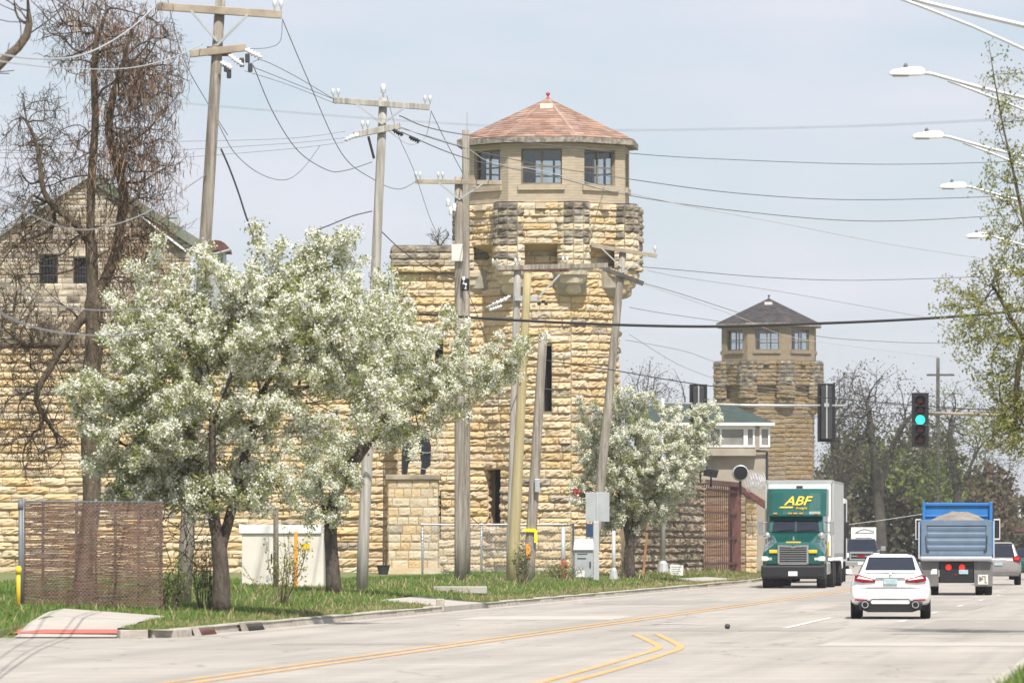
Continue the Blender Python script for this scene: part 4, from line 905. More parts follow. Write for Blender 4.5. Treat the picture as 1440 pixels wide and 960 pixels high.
def bare_tree(name, label, base, trunks, ells, ntar, r0, rtip, seed, m, step=.5, jit=.12, cat='tree', group=None, turn=.8, leaf=None, sag=0., hug=.2):
    rng = np.random.default_rng(seed); r = thing(name, base, label, cat, group)
    tg = np.concatenate([ell(*e[:5], max(2, int(ntar*e[5])), rng, e[6] if len(e) > 6 else None, .5) for e in ells])
    sk = skeleton(trunks, tg, r0, rtip, rng, step, jit, turn, sag, hug); mb = MB(); skel_mesh(sk, mb); mb.build('trunk', m, r, world=True, smooth=True, fix=False)
    if leaf:
        for (lm, n, size, spread, asp) in leaf:
            ti = tips(sk, 4); w = rng.choice(ti, n); C = sk.pos[w]+rng.normal(0, spread, (n, 3)); v, f = cloud(C, size, rng, .4, asp); fast('foliage', v, f, lm, r)
    return r, sk, rng
# the tall bare tree hung with dry pods
DC = 124.
b = V(((118-720)*DC/F, DC, .48))
r, sk, rng = bare_tree('pod_tree', 'tall bare twisted tree hung with brown pods in front of the gabled house', b,
    [[tuple(b), P(120, 780, DC), P(130, 690, DC), P(122, 600, DC), P(133, 480, DC), P(130, 380, DC), P(128, 280, DC), P(133, 180, DC), P(130, 90, DC), P(150, 10, DC), P(165, -60, DC)],
     [.46, P(160, 370, DC+.2), P(178, 290, DC+.3), P(165, 225, DC+.4), P(148, 180, DC+.3), P(170, 100, DC+.4), P(190, 20, DC+.4)],
     [.55, P(110, 315, DC-.2), P(60, 285, DC-.4), P(52, 200, DC-.5), P(25, 120, DC-.5)], [.29, P(100, 545, DC-.3), P(55, 505, DC-.5), P(15, 470, DC-.6)], [.22, P(92, 620, DC-.3), P(40, 570, DC-.6), P(5, 540, DC-.6)]],
    [(190, 110, DC, 75, 115, .3, 1.6), (180, 230, DC, 85, 70, .16, 1.5), (60, 210, DC, 65, 100, .14, 1.4), (20, 400, DC-.2, 55, 170, .12, 1.2), (110, 40, DC, 70, 70, .12, 1.4), (60, 330, DC, 80, 70, .13, 1.3), (200, 330, DC, 70, 80, .08, 1.3), (55, 480, DC-.3, 75, 75, .15, 1.2), (50, 600, DC-.3, 65, 75, .14, 1.2), (180, 440, DC, 55, 60, .05, 1.2)], 3900, .2, .0065, 31, 'bark_tan', .24, .075, turn=.3, hug=.1)
ti = tips(sk, 4); n = 9500; w = rng.choice(ti, n); A_ = sk.pos[w]+rng.normal(0, .03, (n, 3)); dd = sk.dir[w]*.6+rng.normal(0, .7, (n, 3)); dd /= np.linalg.norm(dd, axis=1)[:, None]; L_ = rng.uniform(.12, .42, n)[:, None]; M_ = A_+dd*L_*.5+rng.normal(0, .035, (n, 3)); B_ = A_+dd*L_-np.array((0, 0, .05)); sx_ = np.array((.006, 0, 0)); sz_ = np.array((0, 0, .006)); i = np.arange(n)*7
vs = np.stack([A_-sx_, A_+sx_, M_+sx_*.8, M_-sx_*.8, B_, M_+sz_, A_+sz_], 1).reshape(-1, 3)
fast('twigs', vs, np.concatenate([np.stack([i, i+1, i+2], 1), np.stack([i, i+2, i+3], 1), np.stack([i+3, i+2, i+4], 1), np.stack([i, i+5, i+6], 1), np.stack([i+3, i+5, i+4], 1)]), 'twig', r)
ti = tips(sk, 3)
ti = ti[(sk.pos[ti][:, 2] > 5.2) & (sk.pos[ti][:, 0] > (95-720)*DC/F)]
n = 3600; w = rng.choice(ti, n); C = sk.pos[w]+rng.normal(0, .14, (n, 3)); L_ = rng.uniform(.12, .32, n); ang = rng.uniform(0, 6.28, n); wd = .011
dx = np.stack([np.cos(ang)*wd, np.sin(ang)*wd, np.zeros(n)], 1); dv = np.stack([rng.normal(0, .12, n), rng.normal(0, .12, n), -np.ones(n)], 1)*L_[:, None]
bend = rng.normal(0, .03, (n, 3)); vs = np.stack([C-dx*.5, C+dx*.5, C+dv*.5+bend+dx, C+dv*.5+bend-dx, C+dv], 1).reshape(-1, 3); i = np.arange(n)*5
fast('seed_pods', vs, np.concatenate([np.stack([i, i+1, i+2], 1), np.stack([i, i+2, i+3], 1), np.stack([i+3, i+2, i+4], 1)]), 'pod', r)
# vines climbing over its lower trunk: a tangle of tan canes
def thicket(label, base, box, n, seed, m, rad=.008, up=1., nm='vine_tangle', cat='vines', leaf=None):
    rng = random.Random(seed); mb = MB(); tip_ = []
    for i in range(n):
        px, py, D = rng.uniform(box[0], box[1]), rng.uniform(box[2], box[3]), box[4]+rng.uniform(-box[5], box[5]); p = V(P(px, py, D)); pts = [p]; d = V((rng.uniform(-1, 1), rng.uniform(-.5, .5), up)).normalized()
        for k in range(6):
            d = (d+V((rng.uniform(-.6, .6), rng.uniform(-.4, .4), rng.uniform(-.35, .35)))).normalized(); p = p+d*rng.uniform(.12, .28); pts.append(p)
        mb.tube(pts, [rad*(1.3-j*.17) for j in range(7)], 3, cap=False); tip_ += pts[2:]
    r = thing(nm, base, label, cat); mb.build('stems', m, r, world=True, fix=False)
    if leaf:
        g_ = np.random.default_rng(seed); T = np.array([tuple(t) for t in tip_]); C = T[g_.integers(0, len(T), leaf[1])]+g_.normal(0, .05, (leaf[1], 3)); v, f = cloud(C, leaf[2], g_, .4, .55); fast('foliage', v, f, leaf[0], r)
    return r
thicket('dense tan vine canes climbing around the pod tree trunk', b, (135, 230, 330, 560, DC+.3, .5), 330, 3, 'pod', .006, up=1.2)
thicket('tangle of dark stems behind the brown slatted fence', b+V((1.5, 1, 0)), (190, 290, 660, 850, 121, .6), 90, 4, 'bark_tan', .010, nm='thicket', cat='shrub', leaf=('leaf_green2', 500, .06))
# dead limb reaching in at the top corner
D4 = 96.; b = G(-160, D4)
bare_tree('bare_tree', 'bare branch of an out-of-view tree reaching across the upper corner sky', b, [[tuple(b), P(-150, 500, D4), P(-120, 250, D4), P(-40, 120, D4), P(30, 66, D4), P(72, 25, D4), P(112, -8, D4)]], [(20, 10, D4, 50, 40, .5, .6), (-20, 80, D4, 50, 50, .5, .6)], 60, .13, .009, 33, 'bark_tan', .3, .05)
# small bare crown behind the bastion
D5 = 252.; b = G(615, D5)
bare_tree('bare_tree', 'fine bare treetop rising above the grey bastion crown', b, [[tuple(b), P(617, 500, D5), P(618, 385, D5)]], [(617, 332, D5, 21, 16, 1)], 170, .06, .008, 34, 'bark_tan', .3, .06)
# leafing tree at the kerb on the other side, mostly out of view
D6 = 108.; b = V((12.1, D6, .3)); rt = []
bare_tree('budding_tree', 'near tree with pale yellow green buds reaching over the road from the verge', b,
    [[tuple(b), P(1600, 700, D6), P(1570, 560, D6), P(1520, 440, D6), P(1500, 300, D6), P(1490, 150, D6)], [.36, P(1510, 540, D6), P(1440, 480, D6), P(1395, 400, D6)], [.55, P(1470, 420, D6), P(1432, 280, D6), P(1405, 150, D6), P(1390, 60, D6)], [.3, P(1500, 640, D6), P(1450, 610, D6), P(1400, 570, D6)]],
    [(1430, 480, D6, 100, 140, .36, 1.6), (1445, 300, D6, 75, 120, .2, 1.4), (1425, 600, D6, 70, 45, .14, 1.3), (1412, 150, D6, 38, 95, .035, 1.), (1370, 430, D6, 70, 70, .08, 1.2), (1500, 450, D6, 70, 220, .12, 1.6), (1440, 560, D6, 60, 90, .1, 1.2)], 1150, .11, .0045, 35, 'bark_tan', .26, .045, turn=.5,
    leaf=[('leaf_yellow', 14500, .066, .075, .5), ('leaf_green2', 8000, .06, .075, .5)])
# far trees beyond the crossing
def far_tree(label, px, D, h, ells, nt_, seed, trunk_top=.4, r0=.3, fork=True, lf=2600, lm='leaf_olive', rt_=.013):
    b = V(((px-720)*D/F, D, .4)); t1 = P(px, 761-h*.45, D)
    tr = [[tuple(b), P(px-2, 761-h*.2, D), t1]]
    if fork: tr += [[.6, P(px-14, 761-h*.62, D), P(px-18, 761-h*.8, D)], [.85, P(px+22, 761-h*.6, D), P(px+50, 761-h*.72, D)]]
    return bare_tree('far_tree', label, b, tr, ells, nt_, r0, rt_, seed, 'bark_far', .8, .14, group='bare trees beyond the crossing', leaf=[(lm, lf, .16, .4, .6)] if lf else None)
far_tree('big bare spreading tree with dark forked trunk beyond the white billboard', 1238, 372, 260, [(1230, 590, 372, 75, 90, .5, 3), (1290, 600, 372, 70, 60, .25, 3), (1200, 630, 372, 50, 70, .25, 3)], 1700, 41, lf=2600, r0=.36)
far_tree('slender bare tree standing directly behind the right edge of the dark roofed tower', 1185, 395, 240, [(1190, 575, 395, 45, 60, .6, 3), (1185, 650, 395, 40, 60, .4, 3)], 1100, 42, lf=1700, r0=.35)
far_tree('leafing tree behind the green traffic light with budding crown', 1350, 410, 220, [(1350, 600, 410, 60, 70, .6, 3), (1330, 670, 410, 60, 40, .4, 3)], 1100, 43, lf=2600, lm='leaf_green2', r0=.35)
far_tree('bare round treetop above the third blossom tree', 912, 455, 250, [(915, 560, 455, 52, 55, 1, 3)], 600, 44, lf=600, r0=.35)
far_tree('brownish thin tree above the railway bridge', 1400, 470, 170, [(1395, 660, 470, 45, 50, 1, 3)], 200, 45, lf=1500, lm='leaf_brown', r0=.3)
rng = np.random.default_rng(50); 
def woods(name, ells, n, m, size, seed):
    rng = np.random.default_rng(seed); C = np.concatenate([ell(*e[:5], int(n*e[5]), rng, e[6], .45) for e in ells]); C = C[C[:, 2] > .2]; v, f = cloud(C, size, rng, .5, .7); o = fast(name, v, f, m); tag(o, kind='stuff'); return o
woods('far_woods', [(1215, 720, 440, 80, 110, .38, 6), (1300, 700, 445, 70, 110, .34, 6), (1380, 740, 450, 60, 65, .16, 6), (1160, 740, 430, 50, 90, .12, 5)], 17000, 'leaf_olive', .42, 51)
woods('far_woods', [(1320, 690, 435, 40, 55, .5, 4), (1250, 650, 435, 50, 55, .3, 4), (1200, 640, 435, 40, 50, .2, 4)], 1500, 'leaf_green2', .4, 52)
woods('far_woods', [(1360, 735, 440, 70, 60, .6, 4), (1390, 700, 455, 45, 50, .4, 4)], 5200, 'leaf_brown', .4, 53)
woods('far_woods', [(1600, 735, 470, 260, 50, .6, 8), (1900, 730, 520, 300, 50, .4, 8)], 9000, 'leaf_olive', .8, 54)
# shrubs on the verge
def shrub(label, px, D, w, h, n, seed, m, leaf, nl, size):
    rng = random.Random(seed); b = G(px, D); mb = MB(); T = []; s = S(D)
    for i in range(n):
        a = rng.uniform(0, 6.28); sp = rng.random(); p = b+V((math.cos(a)*.1, math.sin(a)*.1, -.05)); top = b+V((math.cos(a)*sp*w/s/2, math.sin(a)*sp*w/s/2, h/s*rng.uniform(.55, 1)*(1-.25*sp))); pts = []
        for k in range(6):
            t = k/5; q = p.lerp(top, t)+V((rng.uniform(-.05, .05), rng.uniform(-.05, .05), 0))*t; q.x += math.cos(a)*.15*math.sin(t*3.14)*w/s*.3; pts.append(q)
        mb.tube(pts, [.014*(1-.15*k) for k in range(6)], 4, cap=False); T += pts[2:]
        for k in range(3):
            q = pts[2+k]; e = q+V((rng.uniform(-.3, .3), rng.uniform(-.3, .3), rng.uniform(.1, .35))); mb.tube([q, e], [.007, .003], 3, cap=False); T += [q.lerp(e, .6), e]
    r = thing('shrub', b, label, 'shrub'); mb.build('stems', m, r, world=True, fix=False); g_ = np.random.default_rng(seed); T = np.array([tuple(t) for t in T])
    C = T[g_.integers(0, len(T), nl)]+g_.normal(0, .05, (nl, 3)); v, f = cloud(C, size, g_, .4, .55); fast('foliage', v, f, leaf, r)
shrub('open yellow green sprouting shrub before the white metal enclosure', 392, 130, 105, 125, 15, 1, 'bark_tan', 'leaf_yellow', 520, .075)
shrub('dark leafless sucker shrub at the foot of the large forked blossom tree', 288, 119.5, 60, 120, 26, 2, 'bark', 'leaf', 260, .06)
shrub('small twiggy green shrub between the yellow pole and the leaning grey stub', 735, 181, 30, 72, 16, 3, 'bark_tan', 'leaf_green2', 420, .07)
shrub('dark twig clump at the foot of the small round blossom tree', 877, 214.5, 16, 55, 14, 4, 'bark', 'leaf', 60, .05)
shrub('low green weed clump at the foot of the grey traffic cabinet', 790, 201, 64, 24, 30, 5, 'bark_tan', 'leaf', 600, .07)
shrub('weedy green clump behind the brown slatted fence end', 240, 117.5, 50, 75, 22, 6, 'bark_tan', 'leaf_green2', 700, .06)
# ------------------------------------------------------------------ utility poles
def insulator(mb, p, k=1., m=0): mb.lathe([(.02*k, 0), (.02*k, .1*k), (.06*k, .12*k), (.045*k, .16*k), (.065*k, .18*k), (.05*k, .22*k), (.06*k, .24*k), (.03*k, .3*k)], p, 8, m=m)
def pole(label, b, t, r0, r1, wood, arms=(), extras=None, dead=()):
    b, t = V(b), V(t); r = thing('utility_pole', b, label, 'utility pole'); m = MB(); n = 9
    m.tube([b.lerp(t, i/n)-(Z*.3 if i == 0 else Z*0) for i in range(n+1)], [r0+(r1-r0)*i/n for i in range(n+1)], 14); m.build('shaft', wood, r, world=True, smooth=True)
    for (p, q, w, h, mm, braces, ins) in arms:
        p, q = V(p), V(q); a = MB(); a.bar(p, q, w, h); ao = a.build('crossarm', mm, r, world=True, bevel=.012)
        for (u, zz_) in braces:
            s = p.lerp(q, u); ax = b.lerp(t, (s.z-zz_-b.z)/(t.z-b.z)); e = MB(); e.bar(s+V((0, -w*.6, -h*.3)), ax+V((0, -r1*1.02, 0)), .045, .045); e.build('brace', 'galv', r, world=True)
        for u in ins:
            e = MB(); q_ = p.lerp(q, u)
            for dx in (-.07, .07): insulator(e, q_+V((dx, 0, h/2)), .8)
            e.build('insulator', 'porcelain', r, world=True, smooth=True)
    if extras: extras(r, b, t)
    return r
def hw1(r, b, t):
    D = 125.; rng = random.Random(2)
    for i, (x0, y0, x1, y1) in enumerate(((322, 78, 342, 92), (345, 70, 368, 81), (310, 88, 326, 96))):
        m = MB(); a, c = P(x0, y0, D-.25), P(x1, y1, D-.35); m.tube([a, c], .035, 8)
        for k in range(4): m.lathe([(.07, -.02), (.075, 0), (.07, .02)], a.lerp(c, .2+k*.2), 8, axis='x')
        m.build('cutout', 'porcelain', r, world=True, smooth=True)
    for (x, y) in ((348, 82), (352, 95), (318, 95), (322, 104), (340, 88)): m = MB(); m.box(*(lambda p: (p.x-.05, p.x+.05, p.y-.05, p.y+.05, p.z-.1, p.z+.1))(P(x, y, D-.3))); m.build('bracket', 'iron', r, world=True, bevel=.02)
D = 125.
pole('tall grey pole with two crossarms rising behind the large blossom tree', G(257, D), P(310, -3, D), .17, .115, 'wood_grey',
     [(P(221, 9, D-.15), P(396, 21, D-.15), .13, .17, 'arm_wood', ((.27, .72), (.73, .72)), (.97,)), (P(267, 76, D-.18), P(346, 67, D-.1), .14, .16, 'arm_wood', (), ()), (P(291, 72, D+.16), P(325, 73, D+.16), .14, .2, 'arm_dark', (), ())], hw1)
def hw2(r, b, t):
    D = 155.
    for (x0, y0, x1, y1, mm) in ((484, 198, 504, 188, 'porcelain'), (490, 194, 505, 190, 'porcelain'), (552, 183, 567, 190, 'black'), (575, 193, 590, 199, 'black')):
        m = MB(); a, c = P(x0, y0, D-.25), P(x1, y1, D-.25); m.tube([a, c], .03, 8)
        for k in range(4): m.lathe([(.06, -.02), (.07, 0), (.06, .02)], a.lerp(c, .2+k*.2), 8, axis='x')
        m.build('strain_insulator', mm, r, world=True, smooth=True)
    m = MB(); m.bar(P(518, 192, D-.3), P(526, 223, D-.15), .05, .05); m.build('brace', 'iron', r, world=True)
    m = MB(); insulator(m, P(539, 138, D), 1.3); m.build('insulator', 'porcelain', r, world=True, smooth=True)
D = 155.
pole('pale grey pole with long crossarm between the first pole and the red roofed tower', G(508, D), P(539, 138, D), .165, .115, 'wood_pale',
     [(P(468, 141, D-.15), P(604, 151, D-.15), .13, .16, 'wood_pale', ((.24, .6), (.75, .5)), (.03, .98)), (P(497, 190, D-.2), P(563, 177, D-.1), .15, .17, 'wood_pale', (), (.25,)), ], hw2)
def hw3(r, b, t):
    D = 182.; m = MB(); m.box(*(lambda a, c: (a.x, c.x, a.y-.3, a.y-.14, c.z, a.z))(P(635, 344, D), P(651, 368, D))); m.build('fuse_box', 'offwhite', r, world=True, bevel=.02)
    for (x, y) in ((630, 285), (634, 297), (639, 292), (652, 395), (655, 402)): m = MB(); m.lathe([(.05, -.12), (.07, -.1), (.05, 0), (.07, .05), (.03, .14)], P(x, y, D-.25), 8); m.build('insulator', 'porcelain', r, world=True, smooth=True)
    m = MB(); p = P(654, 400, D-.2); m.box(p.x-.13, p.x+.13, p.y-.1, p.y+.1, p.z-.2, p.z+.2); m.build('splice_box', 'black', r, world=True, bevel=.03)
D = 182.
pole('brown pole with white fuse box standing against the bastion', G(647, D), P(645, 249, D), .185, .13, 'wood_grey',
     [(P(584, 255, D-.16), P(706, 257, D-.16), .13, .14, 'arm_wood', ((.27, .55), (.78, .55)), (.03, .29))], hw3)
D = 203.
def mast(r, b, t):
    m = MB(); m.tube([P(657, 185, D), P(657, 158, D)], .025, 6); m.build('lightning_rod', 'alu', r, world=True)
pole('slim dark pole topped by a white rod at the edge of the brick lookout', G(655, D), P(655, 183, D), .17, .13, 'wood_grey', (), mast)
D = 194.
def hw4(r, b, t):
    for i, (x0, y0, x1, y1) in enumerate(((684, 432, 714, 420), (690, 429, 718, 416), (688, 436, 706, 430))):
        m = MB(); a, c = P(x0, y0, D-.3), P(x1, y1, D-.25); m.tube([a, c], .03, 6)
        for k in range(5): m.lathe([(.055, -.02), (.07, 0), (.055, .02)], a.lerp(c, .12+k*.19), 8, axis='x')
        m.build('strain_insulator', 'porcelain', r, world=True, smooth=True)
    m = MB(); m.bar(P(724, 419, D-.2), P(757, 420, D-.15), .14, .17); m.bar(P(757, 418, D-.25), P(787, 386, D-.22), .06, .06); m.build('strut', 'galv', r, world=True)
    for (x, y) in ((758, 427), (764, 424), (768, 427)): m = MB(); m.box(*(lambda p: (p.x-.06, p.x+.06, p.y-.07, p.y+.07, p.z-.05, p.z+.05))(P(x, y, D-.25))); m.build('bracket', 'black', r, world=True, bevel=.02)
pole('silver grey pole with broad double crossarm in front of the tower', G(717, D), P(728, 372, D), .14, .125, 'wood_pale',
     [(P(696, 377, D-.18), P(855, 373, D-.18), .11, .16, 'wood_grey', (), (.0, .2, .62)), (P(700, 378, D+.18), P(800, 379, D+.18), .11, .15, 'rustred', (), ())], hw4)
D = 187.
pole('fresh yellow leaning pole without crossarm in front of the tower', G(720, D), P(742, 384, D), .2, .125, 'wood_yellow')
D = 190.
def hw5(r, b, t):
    m = MB(); m.box(*(lambda a, c: (a.x, c.x, a.y-.35, a.y-.15, c.z, a.z))(P(752, 673, D), P(759, 692, D))); m.build('meter_box', 'galv', r, world=True, bevel=.02)
    m = MB(); p = P(745, 745, D-.22); m.hexa([p+V(q) for q in ((-.2, 0, -.05), (.2, -.05, -.07), (.2, .3, -.07), (-.2, .3, -.05))], [p+V(q) for q in ((-.2, 0, .05), (.2, -.05, .05), (.2, .3, .05), (-.2, .3, .05))]); m.bar(p+V((.2, -.02, 0)), p+V((.2, -.05, -.42)), .1, .02); m.build('tape', 'tape', r, world=True)
    m = MB(); p = P(743, 785, D-.2); m.bar(p, p+V((-.02, 0, .5)), .14, .03); m.build('orange_mark', 'orange', r, world=True)
pole('leaning cut off grey pole stub tied with yellow tape', G(743, D), P(764, 467, D), .19, .145, 'wood_grey', (), hw5)
D = 211.
def hw6(r, b, t):
    m = MB(); insulator(m, P(921, 356, D-.15), .9); m.build('insulator', 'porcelain', r, world=True, smooth=True)
pole('leaning grey pole with tilted crossarms at the edge of the tower', G(832, D), P(876, 353, D), .19, .135, 'wood_grey',
     [(P(832, 345, D-.18), P(924, 360, D-.18), .12, .15, 'arm_wood', ((.15, .75), (.85, .7)), ()), (P(848, 377, D-.2), P(905, 399, D-.16), .14, .17, 'arm_dark', (), ())], hw6)
D = 430.
pole('distant thin pole with crossarm behind the green traffic light', (P(1319, 760, D).x, D, .4), P(1319, 503, D), .17, .13, 'arm_dark', [(P(1303, 527, D), P(1342, 527, D), .13, .16, 'arm_dark', (), ())])
D = 500.
pole('very distant short pole above the brown thicket', (P(1387, 760, D).x, D, .4), P(1387, 662, D), .2, .15, 'arm_wood')
# plain steel posts
def post(label, px, D, pt_, r, m, base=False, cat='post'):
    b = G(px, D); top = P(px, pt_, D); t = thing('post', b, label, cat); q = MB(); q.tube([b-Z*.1, V((b.x, D, top.z))], r, 12); q.build('tube', m, t, world=True, smooth=True)
    if base: q = MB(); q.lathe([(r*2.4, 0), (r*2.4, .1), (r*1.7, .4), (r*1.15, .5)], (0, 0, 0), 12); q.build('flared_base', m, t)
    return t
# ------------------------------------------------------------------ wires
WG = 'overhead wires strung between the poles'
def wire(label, a, b, sag, rad, m='wire', n=20, name='power_line', cat='wire'):
    a, b = V(a), V(b); pts = [a.lerp(b, i/n)-Z*(4*sag*(i/n)*(1-i/n)) for i in range(n+1)]; q = MB(); c = (a+b)/2
    q.tube([p-c for p in pts], rad, 6); o = q.build(name, m, None, smooth=True, fix=False); o.location = c; tag(o, label, cat, WG); return o
def through(label, pts, rad, m='wire', name='power_line'):
    """wire through points (px, py, D), smooth"""
    p = [V(P(*t)) for t in pts]; out = []
    for i in range(len(p)-1):
        p0, p1, p2, p3 = p[max(0, i-1)], p[i], p[i+1], p[min(len(p)-1, i+2)]
        for k in range(8):
            t = k/8; out.append(.5*((2*p1)+(p2-p0)*t+(2*p0-5*p1+4*p2-p3)*t*t+(3*p1-p0-3*p2+p3)*t**3))
    out.append(p[-1]); c = (out[0]+out[-1])/2; q = MB(); q.tube([o-c for o in out], rad, 6); o = q.build(name, m, None, smooth=True, fix=False); o.location = c; tag(o, label, 'wire', WG); return o
w1, w2 = .0085, .011
through('sagging wire from the end of the first pole upper arm down past the second pole', [(397, 27, 125), (430, 105, 135), (480, 215, 150), (523, 251, 160), (560, 266, 170), (587, 254, 181)], w2)
through('slack wire looping from the first pole cutouts towards the second pole', [(356, 92, 125), (385, 160, 130), (420, 213, 138), (460, 239, 145), (485, 240, 150), (523, 228, 154)], w2)
through('slack wire from the first pole mid height curling upward before the second pole', [(306, 172, 125), (330, 215, 128), (365, 244, 133), (400, 253, 138), (425, 238, 144), (450, 205, 150)], w1)
through('steep wire from the second pole arm tip down to the brown pole top', [(606, 156, 155), (625, 195, 165), (651, 244, 182)], w2)
through('steep wire from the second pole head down to the blossom crown', [(544, 135, 155), (560, 190, 160), (582, 240, 165), (606, 310, 172), (625, 345, 178)], w1)
through('jumper wire looping under the second pole arm', [(545, 183, 155), (575, 203, 155), (598, 193, 156), (606, 158, 155)], w1*.8, 'wire_grey')
through('jumper wire hanging under the end of the first pole upper arm', [(397, 30, 125), (394, 58, 125), (378, 67, 125), (352, 69, 125)], w1*.9)
through('upper thin wire from first pole hardware to second pole arm', [(356, 87, 125), (372, 86, 127), (420, 110, 140), (470, 140, 155)], w1)
through('middle thin wire from first pole hardware to second pole arm', [(352, 93, 125), (400, 112, 137), (468, 139, 155)], w1)
through('lower thin wire from first pole hardware to second pole arm', [(345, 100, 125), (410, 121, 139), (472, 146, 155)], w1, 'wire_grey')
through('black twisted service drop hanging from the first pole into the blossom', [(311, 210, 125), (322, 235, 124), (335, 270, 123), (348, 310, 122), (362, 345, 120), (380, 372, 119)], .022, 'cable')
through('black service wire from the second pole going into the blossom top', [(523, 297, 155), (495, 304, 145), (460, 318, 132), (430, 328, 122)], .014, 'cable')
through('dark service wire sloping from the second pole to the brown pole splice box', [(537, 326, 155), (565, 352, 163), (600, 376, 172), (640, 393, 181)], .014, 'cable')
through('dark cable dropping from the splice box in front of the bastion', [(656, 405, 181), (670, 440, 178), (682, 472, 172), (690, 490, 165)], .013, 'cable')
through('thin wire crossing from the tree edge to the second pole, topmost of three', [(-10, 205, 128), (200, 200, 135), (400, 195, 145), (485, 185, 155)], w1*.8, 'wire_grey')
through('thin wire crossing from the tree edge to the second pole, middle of three', [(-10, 215, 128), (200, 213, 135), (400, 202, 145), (484, 194, 155)], w1*.8, 'wire_grey')
through('thin wire crossing from the tree edge to the second pole, lowest of three', [(-10, 222, 128), (200, 224, 135), (400, 210, 145), (484, 200, 155)], w1*.8, 'wire_grey')
through('thin dark wire above the red roof edge, upper of the lookout wires', [(562, 163, 155), (650, 189, 175), (890, 216, 232), (1040, 225, 240), (1230, 231, 246), (1400, 228, 250), (1500, 222, 255)], .017)
through('dark wire meeting the lookout at window height and crossing the open sky', [(565, 180, 155), (650, 207, 172), (760, 232, 215), (886, 252, 218), (1040, 272, 225), (1210, 281, 232), (1440, 275, 240)], .0165)
through('dark wire below it that drops from the lookout sill across the open sky', [(565, 186, 155), (660, 224, 172), (780, 249, 215), (886, 275, 218), (1040, 297, 225), (1227, 311, 232), (1440, 301, 240)], .016)
through('bright sunlit wire slanting across the lookout windows down to the budding tree', [(565, 181, 155), (650, 206, 158), (690, 228, 160), (760, 240, 163), (850, 263, 166), (960, 288, 172), (1100, 314, 178), (1250, 343, 186), (1400, 366, 196)], .012, 'alu_wire')
through('faint pale wire high across the sky above the roof ridge', [(200, 140, 70), (500, 165, 66), (800, 182, 62), (1040, 181, 60), (1240, 176, 58), (1440, 166, 55)], .004, 'wire_grey')
through('dark wire from the leaning pole above the far tower apex', [(900, 375, 212), (960, 380, 218), (1080, 390, 228), (1213, 394, 240), (1406, 388, 255)], .014)
through('thin grey wire slanting past the far tower finial', [(910, 380, 212), (960, 390, 218), (1085, 408, 228), (1200, 428, 240), (1300, 446, 252)], .010, 'wire_grey')
through('pale wire slanting over the far tower roof, upper of the pair', [(905, 398, 212), (960, 414, 218), (1040, 440, 232), (1110, 462, 245), (1160, 474, 255), (1260, 481, 275), (1347, 483, 295)], .013, 'wire')
through('pale wire slanting over the far tower roof, lower of the pair', [(905, 400, 212), (960, 418, 218), (1040, 446, 232), (1110, 473, 245), (1200, 487, 262), (1320, 502, 290)], .010, 'alu_wire')
through('dark wire ending at the far tower roof corner', [(885, 432, 212), (930, 440, 225), (1000, 450, 240), (1012, 452, 242)], .012)
through('thick black cable strung across the whole road', [(535, 437, 152), (640, 445, 152), (760, 452, 152), (880, 457, 152), (1000, 459, 152), (1110, 456, 152), (1220, 452, 152), (1330, 446, 152), (1425, 438, 152), (1560, 424, 152)], .037, 'cable', 'span_cable')
through('dark cable running from the tower low past both dark signals', [(690, 490, 190), (760, 505, 195), (860, 520, 205), (960, 537, 215), (1060, 550, 225), (1173, 560, 232), (1290, 570, 240), (1420, 578, 248)], .020, 'cable')
through('thin dark wire under the mast arm reaching the green traffic light', [(730, 540, 200), (860, 560, 215), (1043, 577, 232), (1173, 587, 240), (1300, 597, 246), (1386, 606, 250)], .014)
through('grey wire stretched across the far tower crown', [(880, 478, 212), (960, 493, 222), (1010, 510, 232), (1100, 536, 245), (1180, 558, 255), (1260, 570, 270)], .011, 'wire_grey')
through('second grey wire stretched across the far tower shaft', [(885, 470, 212), (960, 515, 235), (1040, 540, 245), (1170, 556, 255), (1300, 575, 262)], .010, 'wire_grey')
through('low pale wire crossing before the dark woods over the billboard', [(1186, 738, 300), (1240, 731, 305), (1300, 722, 310)], .016, 'alu_wire')
through('thick out of focus cable across the pod tree, upper of the pair', [(-60, 370, 50), (20, 405, 62), (65, 425, 80), (110, 434, 95), (170, 436, 108), (276, 428, 125)], .011, 'wire_grey')
through('thick out of focus cable across the pod tree, lower of the pair', [(-60, 400, 50), (10, 445, 60), (60, 463, 75), (110, 470, 92), (175, 471, 108), (272, 455, 125)], .0145, 'wire_grey')
through('pale wire curving from the first pole upper arm behind the pod tree', [(222, 4, 125), (190, 35, 118), (150, 62, 110), (105, 80, 100), (40, 82, 88), (-30, 70, 75)], .014, 'alu_wire')
through('long dark wire hanging beside the pod tree and behind the first pole', [(236, 0, 125), (250, 60, 128), (266, 100, 131), (292, 145, 135), (320, 190, 138)], .009)
through('grey wire below it slanting from the pod tree to the first pole', [(285, 62, 125), (240, 82, 120), (180, 96, 110), (90, 96, 95), (-20, 84, 70)], .010, 'alu_wire')
through('pale sunlit wire across the middle of the pod tree', [(-20, 270, 60), (40, 300, 75), (90, 320, 95), (140, 321, 108), (210, 297, 118), (290, 245, 125)], .013, 'wire_grey')
